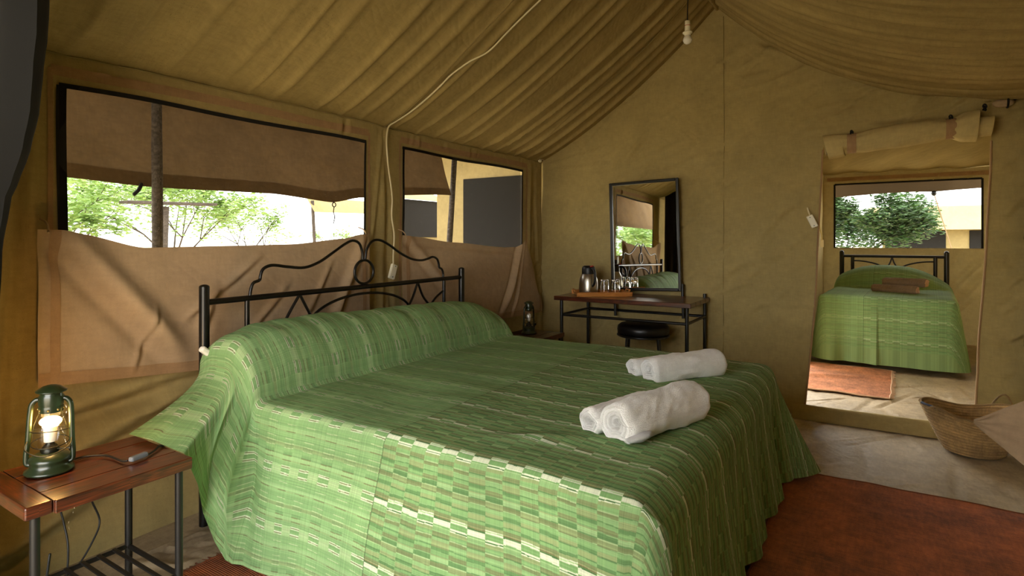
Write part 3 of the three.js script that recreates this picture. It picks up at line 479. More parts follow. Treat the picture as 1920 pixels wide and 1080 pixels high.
function bedspread(name, label, S) {
  // S: x0, x1, z0, z1, top, hump(x, z), near/far hem curves, hem(p) etc.; u runs along the bed, v across it
  const rows = [], us = [], zs = [];
  for (let i = 0; i <= 46; i++) zs.push(lerp(S.z0, S.crease, Math.sin(i / 46 * Math.PI / 2 * 0.999)));
  const R = 0.09; for (let i = 1; i <= 80; i++) zs.push(lerp(S.crease, S.z1 - R, i / 80));
  for (let i = 1; i <= 14; i++) zs.push(S.z1 - R + R * Math.sin(i / 14 * Math.PI / 2));
  const mid = (S.x0 + S.x1) / 2; let arc = [0];
  for (let i = 1; i < zs.length; i++) arc.push(arc[i - 1] + Math.hypot(zs[i] - zs[i - 1], S.y(mid, zs[i]) - S.y(mid, zs[i - 1])));
  const c0 = zs.findIndex((z) => z >= S.crease - 1e-9); arc = arc.map((a) => a - arc[c0] + S.crease);
  const u = (z) => { let i = 1; while (i < zs.length - 1 && zs[i] < z) i++; return lerp(arc[i - 1], arc[i], (z - zs[i - 1]) / (zs[i] - zs[i - 1])); };
  const uv = (a, b) => S.across ? [(b + 1.7) / SPREAD, (a + 1.1) / SPREAD] : [(a + 0.2) / SPREAD, (b - 0.65) / SPREAD];
  const bend = (d, k) => d < k ? k - k * Math.asin(Math.min(1, (k - d) / k)) : d;                    // distance along the cloth over a rounded edge
  const along = (x, z) => x < mid ? S.x0 + bend(x - S.x0, S.rn) : S.x1 - bend(S.x1 - x, S.rf);
  // path round the edge: near side, foot, far side, with rounded corners
  const NX = 150, xt = (i) => i <= 14 ? 0.05 * (1 - Math.cos(i / 14 * Math.PI / 2)) : i >= NX - 14 ? 1 - 0.05 * (1 - Math.cos((NX - i) / 14 * Math.PI / 2)) : lerp(0.05, 0.95, (i - 14) / (NX - 28)), path = [];
  const last = zs.length - 15; for (let j = 0; j < last; j++) path.push([S.x0, zs[j], -1, 0, 'n']);
  for (let i = 0; i <= 14; i++) { const a = i / 14 * Math.PI / 2; path.push([S.x0 + R - R * Math.cos(a), S.z1 - R + R * Math.sin(a), -Math.cos(a), Math.sin(a), 'c']); }
  for (let i = 1; i < NX; i++) path.push([lerp(S.x0 + R, S.x1 - R, xt(i)), S.z1, 0, 1, 'f']);
  for (let i = 0; i <= 14; i++) { const a = i / 14 * Math.PI / 2; path.push([S.x1 - R + R * Math.sin(a), S.z1 - R + R * Math.cos(a), Math.sin(a), Math.cos(a), 'd']); }
  for (let j = last - 1; j >= 0; j--) path.push([S.x1, zs[j], 1, 0, 'r']);
  // top: for each z from the near edge to the far edge, corners cut round
  const edge = (z) => { const d = z - (S.z1 - R); return d <= 0 ? 0 : R - Math.sqrt(Math.max(0, R * R - d * d)); };
  const p = [], t = [], f = [];
  zs.forEach((z, j) => { for (let i = 0; i <= NX; i++) { const e = edge(z), x = lerp(S.x0 + e, S.x1 - e, xt(i)); p.push(x, S.y(x, z), z); t.push(...uv(arc[j], along(x, z))); } });
  for (let j = 0; j < zs.length - 1; j++) for (let i = 0; i < NX; i++) { const k = j * (NX + 1) + i; f.push(k, k + NX + 1, k + NX + 2, k, k + NX + 2, k + 1); }
  const top = new THREE.BufferGeometry(); top.setAttribute('position', new THREE.Float32BufferAttribute(p, 3)); top.setAttribute('uv', new THREE.Float32BufferAttribute(t, 2)); top.setIndex(f); top.computeVertexNormals();
  const W = 44, sk = grid(path.length - 1, W, (a, b) => {
    const i = Math.round(a * (path.length - 1)), [x, z, nx, nz, side] = path[i], y = S.y(x, z), h = S.hem(x, z, nx, nz, side, i / path.length);
    const w = b, round = 1 - Math.pow(1 - Math.min(1, w / 0.12), 2), k = w;
    const out = 0 * round * (side === 'n' && z < S.crease ? 0.6 : 1), bow = h.bow * Math.pow(Math.sin(Math.PI * w), 2), g = h.curve ? Math.pow(w, h.curve) : w;
    return V(lerp(x, h.x, g) + nx * (out * (1 - g) + bow + h.fold * Math.pow(w, 1.2)), lerp(y, h.y, k), lerp(z, h.z, g) + (h.lean ?? 0) * Math.pow(Math.sin(Math.PI * w), 2) + nz * (out * (1 - g) + bow + h.fold * Math.pow(w, 1.2)));
  }, (a, b) => { const [x, z, nx, nz] = path[Math.round(a * (path.length - 1))], y = S.y(x, z), h = S.hem(x, z, nx, nz, '', 0), d = b * Math.hypot(y - h.y, h.x - x, h.z - z); return uv(u(z) + nz * d, along(x, z) + nx * d); });
  for (let i = 0, e = sk.index.array; i < e.length; i += 3) [e[i], e[i + 1]] = [e[i + 1], e[i]];
  const g = weld(merge([top, sk]));
  return tag(mesh(name, g, S.material ?? M.spread), label, 'bedspread');
}
const humpA = (x) => table([[1.2, 0.205], [1.345, 0.225], [1.55, 0.262], [1.85, 0.268], [2.45, 0.252], [2.8, 0.24], [3.05, 0.215], [3.18, 0.17], [3.26, 0.06]], x)[0];
bedspread('bedspread', 'green handwoven bedspread with white dashed stripes over the large bed', {
  rn: 0.05, rf: 0.06, x0: BX0, x1: BX1, z0: BZ0, z1: BZ1, crease: 0.655,
  y: (x, z) => {
    const q = (z - 0.42) / (z < 0.42 ? 0.20 : 0.236), h = Math.abs(q) < 1 ? humpA(x) * Math.pow(1 - Math.pow(Math.abs(q), 2.3), 0.52) : 0;
    const fall = (d, k) => d < k ? k - Math.sqrt(Math.max(0, k * k - (k - d) * (k - d))) : 0, foot = 0.012 * smooth(BZ1 - 0.4, BZ1 - 0.1, z), side = Math.max(fall(x - BX0, 0.05 + 0.16 * h), fall(BX1 - x, 0.06), fall(BZ1 - z, 0.11));
    return BT + h + 0.006 * noise(x * 3, z * 3, 8) + 0.004 * noise(x * 9, z * 4, 6) - foot - side + (h > 0 ? 0.010 * noise(x * 5, z * 8, 3) + 0.007 * noise(x * 13, z * 3, 2) : 0) + 0.016 * Math.exp(-Math.pow((x - 1.66 - 0.5 * (z - 1.93)) / 0.05, 2) - Math.pow((z - 1.80) / 0.12, 2));
  },
  hem: (x, z, nx, nz, side) => {
    if (nx < 0 && nz === 0) { const [hx, hy, hz] = table([[0.29, 0.985, 0.548, 0.485], [0.42, 1.0, 0.546, 0.62], [0.50, 1.03, 0.52, 0.76], [0.56, 1.09, 0.39, 0.735], [0.60, 1.15, 0.25, 0.66], [0.635, 1.19, 0.13, 0.665], [0.654, 1.215, 0.06, 0.69], [0.66, 1.225, 0.05, 0.70], [0.70, 1.262, 0.04, 0.74], [0.9, 1.275, 0.035, 0.9], [2.18, 1.285, 0.035, 2.19]], z);
      return { x: hx, y: hy, z: hz, lean: z < 0.66 ? 0.05 * smooth(0.45, 0.6, z) : 0, bow: z < 0.5 ? 0 : z < 0.66 ? 0.075 * smooth(0.5, 0.62, z) : 0.012 - 0.06 * Math.exp(-(z - 0.66) / 0.06), fold: z < 0.66 ? 0 : 0.014 * Math.sin(z * 9 + 1) + 0.02 * smooth(1.8, 2.18, z) * Math.sin(z * 21), curve: lerp(2.6, 1, smooth(0.45, 0.62, z)) }; }
    if (nz > 0 && nx === 0) { const far = smooth(2.7, 3.2, x), c = x - 2.3; return { x: x + 0.02 * far, y: 0.035, z: BZ1 + 0.045 + 0.02 * far, bow: 0.0, fold: 0.018 * Math.sin(c * 15) + 0.012 * Math.sin(c * 31 + 1) - 0.05 * Math.exp(-Math.pow((x - 3.02) / 0.05, 2)), curve: 1.2 }; }
    if (nx > 0 && nz === 0) return { x: BX1 + 0.06, y: 0.04, z, bow: 0, fold: 0.015 * Math.sin(z * 14) + 0.04 * smooth(1.9, 2.18, z), curve: 1 };
    const k = Math.min(Math.abs(nx), nz) * 1.414; // corners: the cloth stands out in a cone
    return nx < 0 ? { x: x + nx * 0.065, y: 0.035, z: z + nz * 0.055, bow: 0, fold: 0.02 * k, curve: 1.1 } : { x: x + nx * 0.07 + 0.03 * k, y: 0.035 + 0.01 * k, z: z + nz * 0.06 + 0.15 * k, bow: 0.0, fold: 0.03 * k, curve: 1.15 };
  },
});

// ------------------------------------------------------------------ towels
function roll(parent, R, L, seed, material, endMaterial, loose = 0) {       // axis along x, resting on y = 0
  const r = rng(seed), lip = 5.4, sag = (t) => { let y = Math.sin(t); return y < -0.8 ? -0.8 - (y + 0.8) * 0.25 : y; };
  const radius = (t, a) => R * (lerp(0.94, 1.06, a) + 0.09 * noise(a * 4 + seed, Math.cos(t) * 1.2, Math.sin(t) * 1.2) + 0.05 * noise(a * 11 + 2 * Math.cos(t), Math.cos(t) * 2.2, Math.sin(t) * 2.2 + seed) + 0.10 * clamp(1 - (((t - lip) % 6.283 + 6.283) % 6.283) / 1.2) + loose * Math.exp(-a * 9) * (0.12 * Math.sin(t + 4) + 0.12 * Math.exp(-Math.pow((t - 4.35) / 0.35, 2))));
  const ring = (a, t, k) => V((a - 0.5) * L + 0.012 * noise(t, a * 3, seed), R * 0.8 + k * radius(t, a) * sag(t), k * radius(t, a) * Math.cos(t) * 1.05);
  const body = grid(48, 72, (a, b) => { const c = a < 0.05 ? 1 - 0.16 * Math.pow(1 - a / 0.05, 2) : a > 0.95 ? 1 - 0.16 * Math.pow((a - 0.95) / 0.05, 2) : 1; return ring(a, b * 6.2832, c); }, (a, b) => [a * L, b * R * 6.28]);
  mesh('outer_layer', body, material, parent);
  for (const e of [0, 1]) mesh('rolled_end', grid(26, 90, (a, b) => { const t = b * 6.2832, k = 0.84 * (1 - a), s = ((1 - a) * 4 + b) % 1, v = ring(e, t, k); v.x += (e ? -1 : 1) * (0.016 * Math.pow(Math.abs(s - 0.5) * 2, 3) * (1 - smooth(0.85, 1, a)) * smooth(0, 0.1, a) + 0.010 * smooth(0.4, 1, a)); return v; }, (a, b) => [a * R, b * R * 6]), endMaterial, parent);
}
function towel(label, a, b, y, R, seed, loose, mats = [M.terry, M.terry], group) {
  const L = Math.hypot(b[0] - a[0], b[1] - a[1]), t = thing('rolled_towel', label, 'towel', [(a[0] + b[0]) / 2, y, (a[1] + b[1]) / 2], -Math.atan2(b[1] - a[1], b[0] - a[0]), group);
  roll(t, R, L, seed, ...mats, loose); return t;
}
{
  const t = towel('large white rolled towel nearest the foot of the bed', [1.70, 2.005], [2.12, 2.135], 0.598, 0.068, 1, 1);
  const g = new THREE.SphereGeometry(1, 40, 24), P = g.attributes.position;                       // the end of the towel, not tucked in
  for (let i = 0; i < P.count; i++) { const x = P.getX(i), y = P.getY(i), z = P.getZ(i), k = 1 + 0.12 * noise(x * 2, y * 2, z * 2); P.setXYZ(i, -0.175 + 0.055 * x * k, 0.017 + 0.016 * y * k + 0.014 * Math.max(0, z), 0.058 + 0.040 * z * k); }
  g.computeVertexNormals(); mesh('loose_end', g, M.terry, t);
}
towel('small white rolled towel peeking out behind the nearer large towel', [1.72, 1.905], [2.02, 2.0], 0.60, 0.046, 2, 0.2);
towel('large white rolled towel farther up the bed towards the dressing table', [2.49, 1.84], [2.86, 2.055], 0.598, 0.060, 3, 0.3);
towel('small white rolled towel peeking out behind the farther large towel', [2.555, 1.735], [2.82, 1.89], 0.60, 0.042, 4, 0);

// ------------------------------------------------------------------ bedside table, lantern and its lead
function bedside(label, at, w, d, h) {
  const t = thing('bedside_table', label, 'bedside table', at), T = 0.036;
  const n = 4; for (let i = 0; i < n; i++) mesh('plank', box(w - 0.062, T - 0.002, (d - 0.004) / n - 0.0008, 0.0015, [0.032, h - T / 2 - (i % 2) * 0.001, -d / 2 + (i + 0.5) * d / n]), M.teak, t);
  mesh('end_board', box(0.062, T, d, 0.006, [-w / 2 + 0.031, h - T / 2, 0]), M.teak, t);
  mesh('front_edge', box(w - 0.064, T, 0.010, 0.003, [0.032, h - T / 2 - 0.0005, d / 2 + 0.004]), M.teak, t);
  const r = 0.0115, x = w / 2 - 0.028, z = d / 2 - 0.02;
  for (const [sx, sz] of [[-1, 1], [1, 1], [-1, -1], [1, -1]]) mesh('leg', rod(V(sx * x, 0, sz * z), V(sx * x, h - T, sz * z), r), M.worn, t);
  const y = 0.155; for (const s of [-1, 1]) { mesh('shelf_rail', rod(V(-x, y, s * z), V(x, y, s * z), 0.008), M.worn, t); mesh('shelf_rail', rod(V(s * x, y, -z), V(s * x, y, z), 0.008), M.worn, t); }
  for (let i = 0; i < 7; i++) { const k = lerp(-x, x, (i + 1) / 8); mesh('shelf_bar', box(0.012, 0.008, 2 * z, 0.002, [k, y + 0.008, 0]), M.worn, t); }
  return t;
}
bedside('low bedside table with glossy red-brown plank top beside the lit lantern', [0.80, 0, 0.645], 0.43, 0.37, 0.53);
bedside('dark bedside table half hidden behind the far side of the bed', [3.97, 0, 0.36], 0.44, 0.36, 0.475);

function lantern(label, at, turn, lit) {
  const t = thing('hurricane_lantern', label, 'lantern', at, turn);
  mesh('fuel_tank', lathe([[0, 0], [0.058, 0], [0.062, 0.004], [0.061, 0.010], [0.050, 0.018], [0.048, 0.030], [0.052, 0.036], [0.050, 0.046], [0.034, 0.056], [0.022, 0.060], [0, 0.060]]), M.enamel, t);
  mesh('burner', lathe([[0.022, 0.058], [0.024, 0.066], [0.018, 0.076], [0.010, 0.086], [0.010, 0.10], [0, 0.10]]), M.wire, t);
  mesh('globe', lathe([[0.026, 0.070], [0.036, 0.080], [0.0425, 0.100], [0.043, 0.120], [0.040, 0.145], [0.033, 0.170], [0.029, 0.182]], 48), M.glass, t);
  mesh('chimney', lathe([[0.028, 0.182], [0.030, 0.180], [0.031, 0.196], [0.028, 0.198], [0.031, 0.202], [0.032, 0.226], [0.028, 0.232], [0.028, 0.238]]), M.enamel, t);
  mesh('hood', lathe([[0.028, 0.237], [0.038, 0.240], [0.039, 0.244], [0.030, 0.250], [0.022, 0.256], [0.010, 0.260], [0, 0.261]]), M.enamel, t);
  for (let i = 0; i < 8; i++) { const a = i / 8 * 6.283; mesh('vent_hole', new THREE.SphereGeometry(0.0035, 8, 6).translate(0.031 * Math.cos(a), 0.189, 0.031 * Math.sin(a)), M.brass ??= std({ color: '#a08a50', roughness: 0.35, metalness: 0.8 }), t); }
  for (const s of [-1, 1]) mesh('side_tube', tube([[s * 0.026, 0.218, 0], [s * 0.036, 0.217, 0], [s * 0.046, 0.206, 0], [s * 0.050, 0.18, 0], [s * 0.0535, 0.10, 0], [s * 0.057, 0.05, 0], [s * 0.055, 0.028, 0], [s * 0.046, 0.024, 0]], 0.0072, { segments: 60 }), M.enamel, t);
  mesh('wire_guard', [new THREE.TorusGeometry(0.046, 0.0014, 6, 40).rotateX(Math.PI / 2 + 0.16).translate(0, 0.088, 0), new THREE.TorusGeometry(0.046, 0.0014, 6, 40).rotateX(Math.PI / 2 - 0.1).translate(0, 0.125, 0)], M.wire, t);
  mesh('bail_handle', tube([[-0.054, 0.10, 0], [-0.052, 0.08, 0.035], [0, 0.062, 0.058], [0.052, 0.08, 0.035], [0.054, 0.10, 0]], 0.0016, { segments: 40, sides: 6 }), M.wire, t);
  mesh('wick_knob', [rod(V(0.02, 0.068, 0.01), V(0.052, 0.07, 0.02), 0.0015), new THREE.CylinderGeometry(0.009, 0.009, 0.003, 16).rotateZ(Math.PI / 2).translate(0.053, 0.07, 0.02)], M.wire, t);
  if (lit) {
    mesh('lamp_tube', lathe([[0, 0.088], [0.016, 0.090], [0.017, 0.128], [0.020, 0.136]]), M.frosted, t);
    mesh('glowing_bulb', new THREE.SphereGeometry(0.028, 24, 16).scale(1, 0.55, 1).translate(0, 0.150, 0), M.lampOn, t);
    const l = new THREE.PointLight('#ffc06a', 0.32, 0, 2); l.position.set(0, 0.148, 0); l.castShadow = true; l.shadow.radius = 1; t.add(l);
  } else mesh('bulb', lathe([[0, 0.09], [0.010, 0.095], [0.014, 0.11], [0.019, 0.135], [0.016, 0.152], [0.006, 0.162], [0, 0.163]]), M.frosted, t);
  return t;
}
lantern('dark green hurricane lantern, lit, on the near bedside table', [0.722, 0.53, 0.585], -0.55, true).rotation.z = -0.02;
bedside('bedside table right of the single bed in the second bedroom, behind the partition', [6.9, 0, 3.79], 0.3, 0.28, 0.5);
lantern('lit hurricane lantern right of the single bed in the second bedroom', [6.9, 0.5, 3.79], 0.2, true);
lantern('dark green hurricane lantern, unlit, behind the far side of the bed', [3.99, 0.475, 0.33], -0.3, false);
{
  const t = thing('lamp_lead', 'black lamp lead with an inline switch lying across the near bedside table', 'cable'), y = 0.535;
  mesh('cord', tube([[0.775, y, 0.56], [0.82, y, 0.555], [0.865, y, 0.60], [0.87, y, 0.66], [0.872, y, 0.70], [0.878, y + 0.002, 0.715]], 0.0032, { segments: 60, sides: 8 }), M.blackCable, t);
  mesh('inline_switch', new RoundedBoxGeometry(0.058, 0.015, 0.020, 3, 0.006).rotateY(0.25).translate(0.908, y + 0.006, 0.722), M.grey, t);
  mesh('cord', tube([[0.936, y, 0.715], [0.97, y, 0.69], [1.0, y + 0.002, 0.665], [1.018, y - 0.01, 0.655], [1.022, 0.49, 0.65], [1.0, 0.46, 0.62], [0.93, 0.455, 0.56]], 0.0032, { segments: 70, sides: 8 }), M.blackCable, t);
  mesh('cord', tube([[0.93, 0.455, 0.56], [0.88, 0.44, 0.44], [0.905, 0.33, 0.40], [0.93, 0.24, 0.40], [0.90, 0.19, 0.42], [0.84, 0.13, 0.44], [0.76, 0.12, 0.46], [0.70, 0.09, 0.47]], 0.0032, { segments: 70, sides: 8 }), M.blackCable, t);
  mesh('cord', tube([[0.80, 0.49, 0.43], [0.79, 0.42, 0.43], [0.81, 0.30, 0.44], [0.815, 0.22, 0.46], [0.80, 0.10, 0.47], [0.76, 0.03, 0.48]], 0.0032, { segments: 60, sides: 8 }), M.blackCable, t);
  mesh('cord', tube([[0.70, 0.09, 0.47], [0.645, 0.10, 0.72], [0.625, 0.20, 0.79], [0.64, 0.30, 0.80], [0.66, 0.36, 0.77]], 0.0032, { segments: 60, sides: 8 }), M.blackCable, t);
}

// ------------------------------------------------------------------ dressing table, mirror, tray
{
  const t = thing('dressing_table', 'dressing table with red-brown plank top on black metal tube frame', 'table', [4.45, 0, 1.015]), h = 0.768, T = 0.034, W = 1.11, D = 0.56;
  for (let i = 0; i < 4; i++) mesh('plank', box(D / 4 - 0.0015, T, W, 0.004, [-D / 2 + (i + 0.5) * D / 4, h - T / 2, 0.0]), M.teak, t);
  const xs = [-0.265, 0.245], zs = [-0.49, 0.525], r = 0.0135;
  for (const x of xs) for (const z of zs) mesh('leg', rod(V(x, 0, z), V(x, x > 0 && z > 0 ? h + 0.03 : h - T, z), r), M.iron, t);
  for (const x of xs) mesh('rail', rod(V(x, 0.618, zs[0]), V(x, 0.618, zs[1]), 0.011), M.iron, t);
  for (const z of zs) mesh('rail', rod(V(xs[0], 0.618, z), V(xs[1], 0.618, z), 0.011), M.iron, t);
}
{
  const t = thing('mirror', 'tall framed mirror standing at the back of the dressing table', 'mirror', [4.672, 0.80, 1.062], 0.016), W = 0.60, H = 0.925, f = 0.024;
  const g = new THREE.Group(); // leaned back a little and a touch out of square
  for (const [n, geo, m] of [['mirror_glass', box(0.004, H - 2 * f + 0.006, W - 2 * f + 0.006, 0.001, [0.004, H / 2, 0]), M.mirror], ['frame', box(0.03, H, f, 0.007, [0, H / 2, -W / 2 + f / 2]), M.iron], ['frame', box(0.03, H, f, 0.007, [0, H / 2, W / 2 - f / 2]), M.iron],
    ['frame', box(0.028, f, W - 2 * f, 0.007, [0, H - f / 2, 0]), M.iron], ['frame', box(0.028, f, W - 2 * f, 0.007, [0, f / 2, 0]), M.iron], ['support', rod(V(0.02, -0.22, -W / 2 + 0.02), V(0.02, 0.06, -W / 2 + 0.02), 0.012), M.iron], ['support', rod(V(0.02, -0.22, W / 2 + 0.002), V(0.02, 0.06, W / 2 + 0.002), 0.012), M.iron]]) mesh(n, geo.rotateX(-0.03).rotateZ(-0.012), m, t);
}
{
  const T = thing('tray', 'light wooden tray with flared sides on the dressing table', 'tray', [4.41, 0.769, 0.775], -0.95), L = 0.40, D = 0.26;
  mesh('base', box(L, 0.008, D, 0.002, [0, 0.004, 0]), M.bamboo, T);
  for (const s of [-1, 1]) mesh('side', box(L + 0.05, 0.036, 0.008, 0.002).rotateX(s * 0.35).translate(0, 0.02, s * (D / 2 + 0.004)), M.bamboo, T);
  for (const s of [-1, 1]) mesh('end', [box(0.008, 0.030, D + 0.02, 0.002), box(0.008, 0.012, D * 0.5, 0.002, [0, 0.034, 0]), box(0.008, 0.022, 0.03, 0.002, [0, 0.024, D * 0.2]), box(0.008, 0.022, 0.03, 0.002, [0, 0.024, -D * 0.2])].map((g) => g.rotateZ(-s * 0.5).translate(s * (L / 2 + 0.008), 0.018, 0)), M.bamboo, T);
}
{
  const t = thing('vacuum_flask', 'steel vacuum jug with black lid and handle on the tray', 'flask', [4.39, 0.778, 0.67], 0.9); t.scale.setScalar(1.18);
  mesh('body', lathe([[0, 0], [0.060, 0], [0.064, 0.006], [0.066, 0.03], [0.066, 0.07], [0.062, 0.105], [0.052, 0.13], [0.044, 0.142]], 48), M.steel, t);
  mesh('lid', lathe([[0.045, 0.140], [0.047, 0.146], [0.046, 0.180], [0.040, 0.194], [0.030, 0.198], [0, 0.199]], 40), M.blackPlastic, t);
  mesh('spout', new THREE.ConeGeometry(0.018, 0.04, 16).rotateZ(-1.9).translate(0.048, 0.172, 0), M.blackPlastic, t);
  mesh('handle', tube([[-0.040, 0.178, 0], [-0.075, 0.176, 0], [-0.095, 0.15, 0], [-0.097, 0.11, 0], [-0.085, 0.075, 0], [-0.064, 0.06, 0]], 0.0085, { segments: 40 }), M.blackPlastic, t);
  mesh('thumb_lever', box(0.04, 0.008, 0.018, 0.003).rotateZ(-0.25).translate(-0.045, 0.194, 0), M.redPlastic, t);
}
{
  const glass = (label, x, z) => { const t = thing('drinking_glass', label, 'glass', [x, 0.778, z]); mesh('tumbler', lathe([[0.0335, 0], [0.0355, 0.001], [0.0345, 0.06], [0.032, 0.118], [0.0295, 0.122], [0, 0.122], [0, 0.112], [0.028, 0.110], [0.031, 0.06], [0.0335, 0]], 36), M.tumbler, t); return t; };
  glass('upturned drinking glass nearer the vacuum jug', 4.42, 0.80); glass('upturned drinking glass at the right end of the tray', 4.45, 0.885);
}
{
  const t = thing('stool', 'round stool with black padded seat under the dressing table', 'stool', [4.42, 0, 1.13]);
  mesh('seat', lathe([[0, 0.575], [0.12, 0.573], [0.175, 0.564], [0.198, 0.545], [0.204, 0.52], [0.200, 0.492], [0.19, 0.478], [0, 0.476]], 56), M.leather, t);
  mesh('rim', new THREE.TorusGeometry(0.198, 0.009, 10, 56).rotateX(Math.PI / 2).translate(0, 0.474, 0), M.iron, t);
  for (let i = 0; i < 4; i++) { const a = 0.5 + i * Math.PI / 2; mesh('leg', rod(V(0.21 * Math.cos(a), 0, 0.21 * Math.sin(a)), V(0.165 * Math.cos(a), 0.47, 0.165 * Math.sin(a)), 0.011), M.iron, t); }
  mesh('foot_ring', new THREE.TorusGeometry(0.19, 0.007, 8, 48).rotateX(Math.PI / 2).translate(0, 0.16, 0), M.iron, t);
}

// ------------------------------------------------------------------ lamp, cables, switches
{
  const t = thing('hanging_bulb', 'bare bulb in an ivory holder hanging by a dark cord from the ridge', 'light bulb', [4.0, 2.575, 1.595]);
  mesh('cord', tube([[0, 0.52, 0.02], [-0.004, 0.4, 0.01], [0.003, 0.25, 0], [0, 0.155, 0]], 0.004, { segments: 24, sides: 8 }), M.binding, t);
  mesh('holder', lathe([[0, 0.162], [0.018, 0.160], [0.0185, 0.13], [0.0185, 0.092], [0.021, 0.088], [0.032, 0.084], [0.033, 0.076], [0.023, 0.074], [0.020, 0.060], [0, 0.060]]), M.ivory, t);
  mesh('red_band', new THREE.CylinderGeometry(0.0192, 0.0192, 0.004, 24).translate(0, 0.128, 0), M.redBand, t);
  mesh('bulb', lathe([[0, 0], [0.012, 0.002], [0.024, 0.010], [0.0305, 0.024], [0.030, 0.036], [0.024, 0.050], [0.016, 0.062], [0.015, 0.075]]), M.frosted, t);
}
{
  const t = thing('cable_switch', 'white cable with a hanging switch running down from the roof between the two windows', 'switch');
  const slope = [[2.894, 1.065], [2.872, 0.97], [2.849, 0.856], [2.835, 0.732], [2.788, 0.628], [2.75, 0.516], [2.755, 0.437], [2.755, 0.316], [2.745, 0.189], [2.726, 0.079]].map(([x, z]) => V(x, roofL(x, z) - 0.012, z));
  slope.unshift(V(2.93, roofL(2.93, 1.3) - 0.012, 1.3));
  mesh('cord', tube([...slope, [2.71, 1.962, 0.045], [2.692, 1.90, 0.04], [2.70, 1.742, 0.04], [2.736, 1.50, 0.045], [2.727, 1.38, 0.05], [2.738, 1.26, 0.06], [2.72, 1.12, 0.07], [2.716, 1.07, 0.075]], 0.0055, { segments: 160, sides: 8 }), M.cable, t);
  mesh('switch', new RoundedBoxGeometry(0.048, 0.095, 0.022, 3, 0.006).rotateZ(-0.33).translate(2.70, 1.025, 0.085), M.ivory, t);
  for (const [x, y] of [[2.714, 1.058], [2.688, 0.992]]) mesh('screw', new THREE.CylinderGeometry(0.004, 0.004, 0.004, 12).rotateX(Math.PI / 2).translate(x, y, 0.096), M.grey, t);
}
{
  const t = thing('cable_switch', 'white cable switch hanging at the left edge of the doorway', 'switch');
  mesh('cord', tube([[4.725, 1.46, 2.268], [4.715, 1.43, 2.276], [4.715, 1.41, 2.283]], 0.005, { segments: 16, sides: 8 }), M.cable, t);
  mesh('switch', new RoundedBoxGeometry(0.022, 0.095, 0.047, 3, 0.006).rotateX(-0.42).translate(4.715, 1.362, 2.30), M.ivory, t);
  for (const [y, z] of [[1.39, 2.286], [1.33, 2.313]]) mesh('screw', new THREE.CylinderGeometry(0.004, 0.004, 0.004, 12).rotateZ(Math.PI / 2).translate(4.703, y, z), M.grey, t);
  const c = thing('lamp_pull', 'thin pale cord with a small plug hanging inside the doorway on the left', 'cord');
  mesh('cord', tube([[6.5, 2.9, 2.19], [6.5, 1.9, 2.2], [6.5, 1.6, 2.203], [6.5, 1.45, 2.209], [6.5, 1.33, 2.217], [6.5, 1.27, 2.233], [6.5, 1.225, 2.233]], 0.006, { segments: 40, sides: 8 }), M.cable, c);
  mesh('plug', new RoundedBoxGeometry(0.03, 0.075, 0.032, 3, 0.008).translate(6.5, 1.19, 2.234), M.ivory, c);
}

// ------------------------------------------------------------------ rugs and basket
function rug(label, x0, x1, z0, z1, y, seed, fringe) {
  const t = thing('woven_rug', label, 'rug', [(x0 + x1) / 2, 0, (z0 + z1) / 2]), w = x1 - x0, d = z1 - z0;
  const at = (a, b) => { const x = (a - 0.5) * w, z = (b - 0.5) * d, e = 0.012 * noise(a * 6, b * 6, seed); return V(x + 0.02 * (a - 0.5) * 2 * noise(b * 5, seed), y + 0.010 * Math.abs(noise(x * 5, z * 3, seed)) + (fringe ? 0.018 * Math.exp(-Math.pow((a - 0.5 - 0.3 * (b - 0.5)) / 0.05, 2)) * smooth(0, 0.3, b) : 0), z + e); };
  const top = grid(Math.round(w / 0.012), Math.round(d / 0.02), at, (a, b, v) => [v.z, v.x]);
  const under = grid(30, 30, (a, b) => { const v = at(a, b); v.y -= 0.008; return v; }); 
  mesh('weave', [top, under], fringe ? M.rustLight : M.rust, t);
  mesh('border', [[0, 0, 1, 0], [0, 1, 1, 1], [0, 0, 0, 1], [1, 0, 1, 1]].map(([a, b, c, e]) => tube(Array.from({ length: 30 }, (_, i) => { const v = at(lerp(a, c, i / 29), lerp(b, e, i / 29)); v.y -= 0.003; return v; }), 0.006, { segments: 90, sides: 6 })), fringe ? M.rustPale : M.rust, t);
  const r = rng(seed), threads = []; for (let i = 0; i < (fringe ? 160 : 120); i++) { const k = r(), v = at(fringe ? k : k, fringe ? 1 : 0), s = fringe ? 1 : -1; threads.push(rod(v, V(v.x + 0.02 * (r() - 0.5), v.y - 0.004, v.z + s * (0.012 + 0.02 * r())), 0.0018, 0.0012, 5)); }
  const fr = mesh('fringe', threads, fringe ? M.rustPale : M.rust, t); fr.userData.kind = 'stuff';
  return t;
}
rug('wide rust-brown woven rug on the floor at the right foot of the bed', 1.55, 3.37, 2.30, 3.42, 0.014, 501, false);
rug('rust woven rug showing its frayed corner under the near side of the bed', 1.10, 1.75, 0.56, 1.9, 0.012, 502, false);
rug('small rust woven rug with pale fringe on the floor beyond the doorway', 5.27, 6.40, 1.95, 2.80, 0.016, 503, true).rotation.y = -0.03;
